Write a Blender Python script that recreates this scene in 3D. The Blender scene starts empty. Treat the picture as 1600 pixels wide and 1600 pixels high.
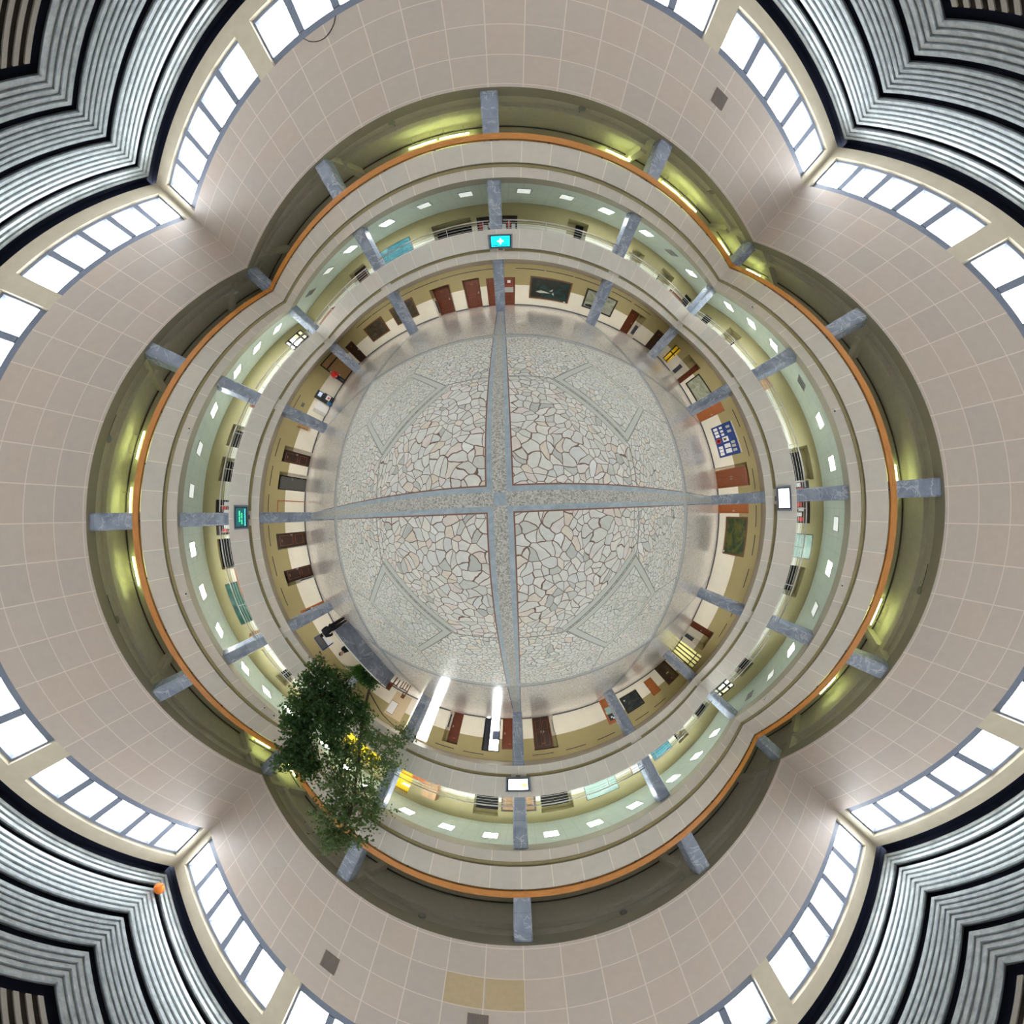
import bpy, bmesh, math, random
from mathutils import Vector, Matrix
random.seed(7)
PI = math.pi
SC = bpy.context.scene
COL = SC.collection

# ------------------------------------------------------------------ helpers
class MB:
    """collects simple solids and links them as ONE mesh object"""
    def __init__(s): s.v = []; s.f = []; s.smooth = []
    def add(s, vs, fs, smooth=False):
        b = len(s.v); s.v += [tuple(v) for v in vs]
        for f in fs: s.f.append(tuple(b + i for i in f)); s.smooth.append(smooth)
        return s
    def box(s, x0, x1, y0, y1, z0, z1):
        vs = [(x, y, z) for z in (z0, z1) for y in (y0, y1) for x in (x0, x1)]
        return s.add(vs, [(0, 2, 3, 1), (4, 5, 7, 6), (0, 1, 5, 4), (2, 6, 7, 3), (0, 4, 6, 2), (1, 3, 7, 5)])
    def prism(s, poly, z0, z1):
        n = len(poly)
        vs = [(x, y, z0) for x, y in poly] + [(x, y, z1) for x, y in poly]
        fs = [tuple(range(n - 1, -1, -1)), tuple(range(n, 2 * n))] + [(i, (i + 1) % n, n + (i + 1) % n, n + i) for i in range(n)]
        return s.add(vs, fs)
    def tube(s, pts, rad, seg=8, smooth=True):
        pts = [Vector(p) for p in pts]; n = len(pts)
        rs = rad if isinstance(rad, (list, tuple)) else [rad] * n
        vs = []
        up = None
        for i, p in enumerate(pts):
            d = (pts[min(i + 1, n - 1)] - pts[max(i - 1, 0)]).normalized()
            if up is None or abs(up.dot(d)) > .95:
                up = Vector((0, 0, 1)) if abs(d.z) < .9 else Vector((1, 0, 0))
            a = d.cross(up).normalized(); b = d.cross(a).normalized()
            for k in range(seg):
                t = 2 * PI * k / seg
                vs.append(p + a * (math.cos(t) * rs[i]) + b * (math.sin(t) * rs[i]))
        fs = []
        for i in range(n - 1):
            for k in range(seg):
                fs.append((i * seg + k, i * seg + (k + 1) % seg, (i + 1) * seg + (k + 1) % seg, (i + 1) * seg + k))
        fs.append(tuple(range(seg - 1, -1, -1))); fs.append(tuple(range((n - 1) * seg, n * seg)))
        return s.add(vs, fs, smooth)
    def lathe(s, prof, c=(0, 0, 0), seg=20):
        vs = []; n = len(prof)
        for r, z in prof:
            for k in range(seg):
                t = 2 * PI * k / seg
                vs.append((c[0] + r * math.cos(t), c[1] + r * math.sin(t), c[2] + z))
        fs = [(i * seg + k, i * seg + (k + 1) % seg, (i + 1) * seg + (k + 1) % seg, (i + 1) * seg + k) for i in range(n - 1) for k in range(seg)]
        fs.append(tuple(range(seg - 1, -1, -1))); fs.append(tuple(range((n - 1) * seg, n * seg)))
        return s.add(vs, fs, True)
    def ball(s, c, r, sc=(1, 1, 1), seg=14, rings=9):
        prof = [(max(1e-4, r * math.sin(PI * i / rings)), -r * math.cos(PI * i / rings)) for i in range(rings + 1)]
        b = len(s.v); s.lathe(prof, (0, 0, 0), seg)
        for i in range(b, len(s.v)):
            x, y, z = s.v[i]; s.v[i] = (c[0] + x * sc[0], c[1] + y * sc[1], c[2] + z * sc[2])
        return s
    def xf(s, m):
        s.v = [tuple(m @ Vector(v)) for v in s.v]; return s
    def build(s, name, mat, parent=None, recalc=True):
        me = bpy.data.meshes.new(name)
        me.from_pydata(s.v, [], s.f); me.update()
        if recalc:
            bm = bmesh.new(); bm.from_mesh(me); bmesh.ops.recalc_face_normals(bm, faces=bm.faces); bm.to_mesh(me); bm.free()
        if any(s.smooth):
            me.polygons.foreach_set('use_smooth', s.smooth)
        me.materials.append(mat)
        o = bpy.data.objects.new(name, me); COL.objects.link(o)
        if parent is not None: o.parent = parent
        return o

def tag(o, label=None, cat=None, group=None, kind=None):
    if label: o['label'] = label
    if cat: o['category'] = cat
    if group: o['group'] = group
    if kind: o['kind'] = kind
    return o
def thing(name, label, cat, loc=(0, 0, 0), rz=0, group=None, kind=None):
    o = bpy.data.objects.new(name, None); COL.objects.link(o)
    o.location = loc; o.rotation_euler = (0, 0, rz); o.empty_display_size = .1
    return tag(o, label, cat, group, kind)
def struct(name, mb, mat, label, cat='building', parent=None):
    o = mb.build(name, mat, parent)
    return tag(o, label, cat, None, 'structure')
def dup(root, loc, rz, label=None, group=None):
    r = root.copy(); COL.objects.link(r); r.location = loc; r.rotation_euler = (0, 0, rz)
    if label: r['label'] = label
    if group: r['group'] = group
    for ch in root.children:
        c = ch.copy(); COL.objects.link(c); c.parent = r
        for g in ch.children:
            d = g.copy(); COL.objects.link(d); d.parent = c
    return r

ROTZ = {'N': 0, 'W': PI / 2, 'S': PI, 'E': -PI / 2}
SW = {'N': 'top', 'E': 'right', 'S': 'bottom', 'W': 'left'}
CARD = {'N': 'north', 'E': 'east', 'S': 'south', 'W': 'west'}
def W3(s, u, D, z):
    return {'N': (u, D, z), 'S': (u, -D, z), 'E': (D, u, z), 'W': (-D, u, z)}[s]
def sgn(s): return 1 if s in 'NW' else -1      # local x of something seen from the hall = sgn * u
def sbox(mb, s, u0, u1, d0, d1, z0, z1):
    a = W3(s, u0, d0, z0); b = W3(s, u1, d1, z1)
    return mb.box(min(a[0], b[0]), max(a[0], b[0]), min(a[1], b[1]), max(a[1], b[1]), z0, z1)
def along(s, u):                                # words for a place along a side of the photo
    if abs(u) < .9: return 'at the middle of the %s side' % SW[s]
    far = 'far ' if abs(u) > 9 else ''
    if s in 'NS': w = 'left' if u < 0 else 'right'
    else: w = 'above' if u > 0 else 'below'
    if s in 'NS': return 'on the %s side, %s%s of its middle' % (SW[s], far, w)
    return 'on the %s side, %s%s its middle' % (SW[s], far, w)

# ------------------------------------------------------------------ materials
class T:
    """tiny node-expression builder"""
    def __init__(s, name):
        s.m = bpy.data.materials.new(name); s.m.use_nodes = True
        s.nt = s.m.node_tree; s.n = s.nt.nodes; s.l = s.nt.links
        s.b = s.n['Principled BSDF']
    def new(s, t, **k):
        nd = s.n.new(t)
        for a, b in k.items(): setattr(nd, a, b)
        return nd
    def put(s, sock, v):
        if isinstance(v, bpy.types.NodeSocket): s.l.new(v, sock)
        else:
            if hasattr(sock.default_value, '__len__') and not hasattr(v, '__len__'): v = [v] * len(sock.default_value)
            if hasattr(v, '__len__') and len(sock.default_value) == 4 and len(v) == 3: v = (*v, 1)
            sock.default_value = v
    def M(s, op, a, b=0.0, c=0.0):
        nd = s.new('ShaderNodeMath', operation=op)
        for i, v in enumerate((a, b, c)): s.put(nd.inputs[i], v)
        return nd.outputs[0]
    def mix(s, f, a, b, mode='MIX'):
        nd = s.new('ShaderNodeMix', data_type='RGBA', blend_type=mode)
        s.put(nd.inputs[0], f); s.put(nd.inputs[6], a); s.put(nd.inputs[7], b)
        return nd.outputs[2]
    def pos(s):
        g = s.new('ShaderNodeNewGeometry'); return g.outputs['Position'], g.outputs['Normal']
    def obj(s): return s.new('ShaderNodeTexCoord').outputs['Object']
    def xyz(s, v):
        nd = s.new('ShaderNodeSeparateXYZ'); s.l.new(v, nd.inputs[0]); return nd.outputs
    def comb(s, x, y, z):
        nd = s.new('ShaderNodeCombineXYZ')
        for i, v in enumerate((x, y, z)): s.put(nd.inputs[i], v)
        return nd.outputs[0]
    def noise(s, v, scale, detail=4, rough=.5, dist=0):
        nd = s.new('ShaderNodeTexNoise'); s.put(nd.inputs['Vector'], v)
        s.put(nd.inputs['Scale'], scale); s.put(nd.inputs['Detail'], detail); s.put(nd.inputs['Roughness'], rough); s.put(nd.inputs['Distortion'], dist)
        return nd.outputs
    def vor(s, v, scale, feature='F1', rnd=1.0, dims='3D'):
        nd = s.new('ShaderNodeTexVoronoi', feature=feature, voronoi_dimensions=dims)
        s.put(nd.inputs['Vector'], v); s.put(nd.inputs['Scale'], scale); s.put(nd.inputs['Randomness'], rnd)
        return nd.outputs
    def white(s, v):
        nd = s.new('ShaderNodeTexWhiteNoise', noise_dimensions='3D'); s.put(nd.inputs['Vector'], v); return nd.outputs
    def ramp(s, f, stops, interp='LINEAR'):
        nd = s.new('ShaderNodeValToRGB'); cr = nd.color_ramp; cr.interpolation = interp
        while len(cr.elements) < len(stops): cr.elements.new(.5)
        for e, (p, c) in zip(cr.elements, stops): e.position = p; e.color = (*c, 1) if len(c) == 3 else c
        s.put(nd.inputs[0], f); return nd.outputs[0]
    def less(s, a, b): return s.M('LESS_THAN', a, b)
    def out(s, color=None, rough=None, metal=None, spec=None, bump=None, bstr=.3, bdist=.01, **k):
        if color is not None: s.put(s.b.inputs['Base Color'], color)
        if rough is not None: s.put(s.b.inputs['Roughness'], rough)
        if metal is not None: s.put(s.b.inputs['Metallic'], metal)
        if spec is not None: s.put(s.b.inputs['Specular IOR Level'], spec)
        if bump is not None:
            nd = s.new('ShaderNodeBump'); s.put(nd.inputs['Height'], bump); s.put(nd.inputs['Strength'], bstr); s.put(nd.inputs['Distance'], bdist)
            s.l.new(nd.outputs[0], s.b.inputs['Normal'])
        for a, v in k.items(): s.put(s.b.inputs[a.replace('_', ' ')], v)
        return s.m

def plain(name, col, rough=.6, metal=0, var=.12, scale=6, spec=.4):
    t = T(name); p = t.obj()
    n = t.noise(p, scale, 4)[0]
    f = t.M('MULTIPLY_ADD', n, 2 * var, 1 - var)
    c = t.mix(1.0, col, t.comb(f, f, f), 'MULTIPLY')
    return t.out(c, rough, metal, spec)
def emit(name, col, strength):
    t = T(name); t.put(t.b.inputs['Base Color'], col)
    t.put(t.b.inputs['Emission Color'], col); t.put(t.b.inputs['Emission Strength'], strength)
    n = t.noise(t.obj(), 3, 2)[0]; t.put(t.b.inputs['Roughness'], t.M('MULTIPLY_ADD', n, .1, .25))
    return t.m
def wood(name, dark, light, rough=.4, axis=2, scale=3.0):
    t = T(name); p = t.obj(); x = t.xyz(p)
    sc = [9, 9, 9]; sc[axis] = .9
    v = t.comb(t.M('MULTIPLY', x[0], sc[0]), t.M('MULTIPLY', x[1], sc[1]), t.M('MULTIPLY', x[2], sc[2]))
    n = t.noise(v, scale, 6, .6, .6)[0]
    return t.out(t.ramp(n, [(.3, dark), (.7, light)]), rough, 0, .5)

def uaxis(t, P, Nn):
    x = t.xyz(P); n = t.xyz(Nn)
    f = t.M('GREATER_THAN', t.M('ABSOLUTE', n[0]), .5)
    u = t.M('ADD', t.M('MULTIPLY', x[1], f), t.M('MULTIPLY', x[0], t.M('SUBTRACT', 1, f)))
    return u, x[2], x
def near_int(t, v, w):      # 1 within w of an integer
    fr = t.M('FRACT', t.M('ADD', v, .5)); return t.less(t.M('ABSOLUTE', t.M('SUBTRACT', fr, .5)), w)

def mat_tile(name, rows=True, base=(.56, .495, .44), joint=(.74, .66, .58)):
    t = T(name); P, Nn = t.pos(); u, z, x = uaxis(t, P, Nn)
    j = near_int(t, u, .014)
    if rows: j = t.M('MAXIMUM', j, near_int(t, z, .014))
    cell = t.comb(t.M('FLOOR', u), t.M('FLOOR', z) if rows else 0.0, t.M('FLOOR', t.M('MULTIPLY', t.xyz(Nn)[0], 3)))
    w = t.white(cell)
    tint = t.ramp(w[0], [(0, (.93, .94, .95)), (.5, (1, 1, 1)), (1, (1.03, .98, .96))])
    n = t.noise(P, 3.5, 8, .7)[0]; f = t.M('MULTIPLY_ADD', n, .22, .89)
    c = t.mix(1.0, t.mix(1.0, base, tint, 'MULTIPLY'), t.comb(f, f, f), 'MULTIPLY')
    c = t.mix(j, c, joint)
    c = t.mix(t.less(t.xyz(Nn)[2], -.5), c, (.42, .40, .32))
    return t.out(c, .5, 0, .35, t.M('SUBTRACT', 1, j), .2, .004)

def mat_wall(name, zdado, low=(.80, .765, .66), high=(.36, .31, .15)):
    t = T(name); P, Nn = t.pos(); x = t.xyz(P)
    n = t.noise(P, 1.6, 5)[0]; f = t.M('MULTIPLY_ADD', n, .14, .93)
    c = t.mix(t.M('GREATER_THAN', x[2], zdado), low, high)
    return t.out(t.mix(1.0, c, t.comb(f, f, f), 'MULTIPLY'), .55, 0, .3)

def mat_marble(name, a=(.20, .245, .345), b=(.37, .425, .53), vein=(.62, .66, .72), joints=True):
    t = T(name); P, Nn = t.pos(); x = t.xyz(P)
    info = t.new('ShaderNodeObjectInfo')
    off = t.M('MULTIPLY', info.outputs['Random'], 40)
    v = t.comb(t.M('ADD', x[0], off), x[1], x[2])
    n = t.noise(v, 1.1, 7, .55, 1.0)[0]
    c = t.ramp(n, [(.3, a), (.68, b)])
    n2 = t.noise(v, .8, 5, .55, 1.4)[0]
    vv = t.M('ABSOLUTE', t.M('SUBTRACT', n2, .5))
    c = t.mix(t.M('MULTIPLY', t.less(vv, .012), .55), c, vein)
    n3 = t.noise(v, .9, 3, .5, 3)[0]
    c = t.mix(t.M('MULTIPLY', t.M('GREATER_THAN', n3, .66), .35), c, vein)
    if joints: c = t.mix(t.M('MULTIPLY', near_int(t, t.M('MULTIPLY', x[2], 1.13), .008), .6), c, (.1, .12, .16))
    return t.out(c, .42, 0, .4)

def mat_floor():
    t = T('crazy_paving'); P, Nn = t.pos(); x = t.xyz(P)
    X, Y = x[0], x[1]; ax, ay = t.M('ABSOLUTE', X), t.M('ABSOLUTE', Y)
    big, sml = t.M('MAXIMUM', ax, ay), t.M('MINIMUM', ax, ay)
    dg = t.M('MULTIPLY', t.M('ADD', ax, ay), .70711); df = t.M('MULTIPLY', t.M('ABSOLUTE', t.M('SUBTRACT', ax, ay)), .70711)
    octd = t.M('MAXIMUM', big, dg)
    nz = t.noise(P, .95, 2)[1]; nz2 = t.noise(P, 3.5, 2)[1]
    wob = t.new('ShaderNodeMix', data_type='VECTOR'); wob.inputs[0].default_value = .0
    dx = t.new('ShaderNodeVectorMath', operation='MULTIPLY_ADD'); t.l.new(nz, dx.inputs[0]); dx.inputs[1].default_value = (.75, .75, 0); t.l.new(P, dx.inputs[2])
    dy = t.new('ShaderNodeVectorMath', operation='MULTIPLY_ADD'); t.l.new(nz2, dy.inputs[0]); dy.inputs[1].default_value = (.10, .10, 0); t.l.new(dx.outputs[0], dy.inputs[2]); dx = dy
    flat = t.xyz(dx.outputs[0]); V = t.comb(flat[0], flat[1], 0.0)
    def paving(scale, gap, mortar, seed):
        v = t.comb(t.M('ADD', flat[0], seed), flat[1], 0.0)
        a = t.vor(v, scale, 'F1', 1.0, '2D'); e = t.vor(v, scale, 'DISTANCE_TO_EDGE', 1.0, '2D')[0]
        cw = t.xyz(a['Color'])
        col = t.ramp(cw[0], [(0, (.52, .54, .50)), (.10, (.70, .69, .63)), (.48, (.80, .785, .73)), (.60, (.70, .71, .68)), (.78, (.82, .79, .72)), (.9, (.76, .67, .56)), (.95, (.77, .70, .66)), (1, (.86, .85, .82))])
        g = t.noise(t.comb(t.M('MULTIPLY_ADD', cw[1], 20, flat[0]), t.M('MULTIPLY', flat[1], 1.5), 0.0), 5, 8, .65, 1.2)[0]
        k = t.M('MULTIPLY_ADD', g, .5, .75)
        col = t.mix(1.0, col, t.comb(k, k, k), 'MULTIPLY')
        return t.mix(t.less(e, gap), col, mortar), t.less(e, gap)
    cin, min_ = paving(6.0, .045, (.20, .125, .095), 3.1)
    cmid, mm = paving(7.0, .055, (.22, .19, .16), 11.7)
    cout, mo = paving(6.5, .05, (.30, .25, .22), 23.3)
    col = t.mix(t.less(octd, 2.82), cmid, cin)
    # greenish stone inside the four diagonal squares
    insq = t.M('MULTIPLY', t.M('MULTIPLY', t.M('GREATER_THAN', dg, 2.87), t.less(dg, 4.95)), t.less(df, 1.1))
    col = t.mix(t.M('MULTIPLY', insq, .22), col, (.62, .66, .60))
    col = t.mix(t.M('GREATER_THAN', big, 6.0), col, t.mix(.35, cout, (.54, .48, .47)))
    # thin dark lines: octagon, squares, the arms leaving the squares
    def line(v, c, w): return t.less(t.M('ABSOLUTE', t.M('SUBTRACT', v, c)), w)
    l1 = line(octd, 2.82, .018)
    l0 = line(octd, 2.66, .008)
    pale = t.M('MULTIPLY', t.M('GREATER_THAN', octd, 2.66), t.less(octd, 2.82))
    box = t.M('MAXIMUM', t.M('SUBTRACT', df, 1.1), t.M('MAXIMUM', t.M('SUBTRACT', dg, 4.95), t.M('SUBTRACT', 2.87, dg)))
    sq = t.M('MULTIPLY', t.less(box, 0.0), t.M('GREATER_THAN', box, -.17))
    sql = t.M('MAXIMUM', line(box, 0.0, .016), line(box, -.17, .012))
    arm = t.M('MULTIPLY', line(sml, 2.72, .018), t.M('MULTIPLY', t.M('GREATER_THAN', big, 4.3), t.less(big, 6.0)))
    col = t.mix(t.M('MAXIMUM', sq, t.M('MULTIPLY', pale, t.less(df, 1.1))), col, (.60, .61, .55))
    lines = t.M('MAXIMUM', t.M('MAXIMUM', l1, arm), t.M('MAXIMUM', sql, l0))
    col = t.mix(t.M('MULTIPLY', lines, .85), col, (.20, .20, .18))
    # bands: two blue marble strips with a terrazzo core, edged in brown
    d0 = t.M('MINIMUM', sml, t.M('ABSOLUTE', t.M('SUBTRACT', sml, 6.0)))
    d1 = t.M('ABSOLUTE', t.M('SUBTRACT', big, 6.0))
    db = t.M('MINIMUM', d0, d1)
    vn = t.noise(P, 3, 6, .6, 2)[0]
    blue = t.ramp(vn, [(.3, (.30, .37, .43)), (.7, (.46, .53, .58))])
    tz = t.vor(P, 55, 'F1', 1.0, '2D'); terr = t.ramp(t.xyz(tz['Color'])[0], [(0, (.26, .25, .23)), (.5, (.47, .46, .42)), (1, (.66, .64, .58))])
    half = t.M('ADD', .15, t.M('MULTIPLY', t.less(sml, .5), .05))
    half = t.M('SUBTRACT', half, t.M('MULTIPLY', t.less(d1, .5), .0))
    col = t.mix(t.less(db, t.M('ADD', half, .025)), col, (.25, .13, .09))
    col = t.mix(t.less(db, half), col, blue)
    col = t.mix(t.less(db, t.M('SUBTRACT', half, .09)), col, terr)
    col = t.mix(t.less(big, .1), col, blue)
    rn = t.noise(P, 9, 4)[0]
    outer = t.M('GREATER_THAN', big, 6.0)      # the outer ring is polished, the paving inside is worn matt
    rough = t.M('ADD', t.M('MULTIPLY_ADD', rn, .12, .34), t.M('MULTIPLY', outer, -.22))
    return t.out(col, rough, 0, t.M('MULTIPLY_ADD', outer, .22, .22), None)

def mat_grid(name, base, line, pitch, w=.012, rough=.7):
    t = T(name); P, Nn = t.pos(); x = t.xyz(P)
    j = t.M('MAXIMUM', near_int(t, t.M('DIVIDE', x[0], pitch), w / pitch), near_int(t, t.M('DIVIDE', x[1], pitch), w / pitch))
    n = t.noise(P, 2, 4)[0]; f = t.M('MULTIPLY_ADD', n, .16, .92)
    return t.out(t.mix(j, t.mix(1.0, base, t.comb(f, f, f), 'MULTIPLY'), line), rough, 0, .3)

def mat_paint(name, stops, scale=2.2, seed=0, rough=.35):
    t = T(name); p = t.obj(); x = t.xyz(p)
    v = t.comb(t.M('ADD', x[0], seed), t.M('MULTIPLY', x[2], 1.6), x[1])
    n = t.noise(v, scale, 6, .62, 1.3)[0]
    return t.out(t.ramp(n, stops), rough, 0, .4)

def mat_metal(name):
    t = T(name); P, Nn = t.pos(); n = t.noise(P, 7, 5, .6)[0]
    c = t.ramp(n, [(.3, (.27, .305, .32)), (.7, (.42, .455, .47))])
    return t.out(c, t.M('MULTIPLY_ADD', n, .2, .3), .75, .5)

def mat_leaf(name, a, b):
    t = T(name); P, _ = t.pos(); n = t.noise(P, 6, 2)[0]
    c = t.ramp(n, [(.3, a), (.7, b)])
    t.out(c, .45, 0, .4)
    tr = t.new('ShaderNodeBsdfTranslucent'); t.put(tr.inputs['Color'], t.mix(.5, c, (.25, .4, .05)))
    ms = t.new('ShaderNodeMixShader'); ms.inputs[0].default_value = .3
    o = t.n['Material Output']; t.l.new(t.b.outputs[0], ms.inputs[1]); t.l.new(tr.outputs[0], ms.inputs[2]); t.l.new(ms.outputs[0], o.inputs[0])
    return t.m
def mat_glass(name, tint=(1, 1, 1), gloss=.06):
    t = T(name); tr = t.new('ShaderNodeBsdfTransparent'); t.put(tr.inputs[0], tint)
    gl = t.new('ShaderNodeBsdfGlossy'); n = t.noise(t.obj(), 2, 2)[0]; t.put(gl.inputs['Roughness'], t.M('MULTIPLY_ADD', n, .05, .02))
    ms = t.new('ShaderNodeMixShader'); ms.inputs[0].default_value = gloss
    t.l.new(tr.outputs[0], ms.inputs[1]); t.l.new(gl.outputs[0], ms.inputs[2]); t.l.new(ms.outputs[0], t.n['Material Output'].inputs[0])
    return t.m
def mat_curtain(name, col):
    t = T(name); p = t.obj(); x = t.xyz(p)
    f = t.M('MULTIPLY_ADD', t.M('SINE', t.M('MULTIPLY', x[0], 40)), .12, .85)
    c = t.mix(1.0, col, t.comb(f, f, f), 'MULTIPLY')
    t.out(c, .8)
    tr = t.new('ShaderNodeBsdfTranslucent'); t.put(tr.inputs['Color'], c)
    ms = t.new('ShaderNodeMixShader'); ms.inputs[0].default_value = .75
    t.l.new(t.b.outputs[0], ms.inputs[1]); t.l.new(tr.outputs[0], ms.inputs[2]); t.l.new(ms.outputs[0], t.n['Material Output'].inputs[0])
    return t.m

M = {}
M['floor'] = mat_floor()
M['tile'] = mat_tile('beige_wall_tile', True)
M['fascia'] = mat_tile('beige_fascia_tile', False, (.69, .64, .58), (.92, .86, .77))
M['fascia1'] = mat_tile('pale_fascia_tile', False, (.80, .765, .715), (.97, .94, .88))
M['ytile'] = plain('yellowed_tile', (.53, .42, .26), .5, 0, .12)
M['wall0'] = mat_wall('two_tone_paint_ground', 1.48)
M['wall1'] = mat_wall('two_tone_paint_first', 5.3, (.78, .78, .68), (.40, .36, .19))
M['wall2'] = mat_wall('olive_paint_second', 8.6, (.7, .68, .55), (.60, .57, .46))
M['marble'] = mat_marble('blue_grey_marble')
M['ceil0'] = plain('ground_ceiling_paint', (.44, .40, .35), .7)
M['ceil1'] = mat_grid('green_ceiling_tile', (.62, .715, .645), (.50, .58, .52), .6, .008)
M['ceil2'] = plain('second_ceiling_paint', (.74, .72, .66), .7)
M['galfloor'] = plain('gallery_floor_tile', (.58, .56, .52), .4)
M['olive'] = plain('olive_paint', (.36, .31, .16), .6)
M['white'] = plain('white_paint', (.80, .79, .74), .5, 0, .05)
M['concrete'] = plain('cream_concrete', (.60, .55, .43), .65, 0, .12, 3)
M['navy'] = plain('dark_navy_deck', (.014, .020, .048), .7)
M['metal'] = mat_metal('ribbed_aluminium')
M['slat'] = plain('grey_beige_slat', (.19, .175, .15), .6)
M['brown'] = plain('dark_brown_void', (.025, .016, .008), .8)
M['frame'] = plain('blue_grey_window_frame', (.20, .235, .31), .45)
M['glass'] = mat_glass('window_glass')
M['orange'] = wood('orange_varnished_wood', (.54, .21, .04), (.72, .31, .075), .4, 0)
M['steel'] = plain('stainless_steel', (.66, .65, .64), .28, .85, .05)
M['dsteel'] = plain('dark_steel', (.12, .12, .12), .4, .6)
M['door'] = wood('mahogany_door', (.10, .020, .008), (.22, .055, .020), .35, 2)
M['doorlt'] = wood('reddish_door_panel', (.19, .05, .018), (.32, .09, .03), .35, 2)
M['ddark'] = wood('dark_brown_door', (.022, .009, .006), (.05, .02, .012), .4, 2)
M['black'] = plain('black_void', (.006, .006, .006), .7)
M['grey'] = plain('grey_door_leaf', (.10, .10, .095), .45)
M['orangewood'] = wood('orange_board_wood', (.30, .085, .018), (.42, .13, .03), .45, 0)
M['tan'] = wood('tan_cabinet_wood', (.28, .16, .07), (.42, .26, .12), .5, 2)
M['rad'] = plain('dark_grille', (.035, .04, .05), .5)
M['gold'] = plain('gilt_frame', (.14, .06, .025), .4)
M['blackframe'] = plain('black_frame', (.012, .010, .009), .4)
M['light'] = emit('lamp_diffuser', (.95, 1, .97), 32.0)
M['lightoff'] = plain('unlit_louvre', (.42, .45, .43), .5)
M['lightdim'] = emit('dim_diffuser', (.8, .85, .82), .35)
M['tube'] = emit('fluorescent_tube', (.88, 1.0, .34), 17.0)
M['plastic'] = plain('white_plastic', (.75, .75, .73), .4)
M['dplastic'] = plain('dark_plastic', (.03, .035, .045), .35)
M['bplastic'] = plain('grey_blue_plastic', (.20, .24, .31), .4)
M['paper'] = plain('white_paper', (.78, .79, .80), .8, 0, .05)
M['redpaper'] = plain('red_paper', (.62, .08, .07), .8)
M['bluebd'] = plain('blue_board', (.015, .045, .22), .6)
M['navyplate'] = plain('navy_plate', (.004, .006, .022), .5)
M['teal'] = mat_paint('teal_print', [(.3, (.01, .05, .08)), (.5, (.03, .22, .30)), (.7, (.12, .40, .45))], 1.4)
M['tealpale'] = mat_paint('pale_teal_print', [(.3, (.30, .48, .44)), (.6, (.45, .62, .56)), (.75, (.06, .30, .28))], 1.2)
M['aqua'] = plain('aqua_sheet', (.28, .45, .43), .6)
M['greenwin'] = mat_paint('dark_green_glass', [(.3, (.01, .03, .025)), (.55, (.04, .12, .09)), (.75, (.16, .26, .20))], 1.1, 3, .15)
M['yellowcur'] = mat_curtain('yellow_curtain', (.66, .56, .05))
M['palecur'] = mat_curtain('pale_yellow_blind', (.50, .48, .30))
M['pot'] = plain('terracotta_pot', (.32, .13, .06), .7)
M['soil'] = plain('potting_soil', (.04, .025, .015), .9)
M['bark'] = wood('tree_bark', (.05, .035, .02), (.14, .10, .065), .85, 2)
M['leafdark'] = mat_leaf('dark_leaf', (.014, .055, .016), (.040, .115, .035))
M['leafmid'] = mat_leaf('mid_leaf', (.045, .10, .03), (.15, .23, .10))
M['leaflight'] = mat_leaf('palm_leaf', (.03, .12, .012), (.08, .24, .03))
M['skin'] = plain('skin', (.55, .33, .24), .5)
M['hair'] = plain('dark_hair', (.02, .014, .01), .5)
M['red'] = plain('red_cloth', (.62, .025, .025), .8)
M['denim'] = plain('dark_blue_denim', (.012, .02, .04), .8)
M['blackcloth'] = plain('black_cloth', (.008, .009, .014), .8)
M['shoe'] = plain('black_shoe', (.01, .01, .01), .5)
M['pave'] = plain('pale_outdoor_paving', (.62, .62, .60), .8)
M['baseb'] = plain('dark_skirting', (.09, .10, .12), .5)
M['orangeball'] = plain('orange_rubber', (.85, .22, .03), .4)
M['desk'] = wood('reddish_desk_wood', (.16, .045, .02), (.26, .085, .035), .4, 0)

# ------------------------------------------------------------------ geometry of the hall (metres)
A = 12.0; BW = 15.4; BT = 16.7
struct('floor', MB().box(-BT, BT, -BT, BT, -.2, 0), M['floor'], 'crazy paved marble floor of the hall with grey stone bands', 'floor')
g = MB()
for s in 'NESW':
    sbox(g, s, -60, 60, BT, 60, -.3, -.05) if s in 'NS' else sbox(g, s, -BT, BT, BT, 60, -.3, -.05)
struct('ground', g, M['pave'], 'pale paved ground outside the building', 'ground')

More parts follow.
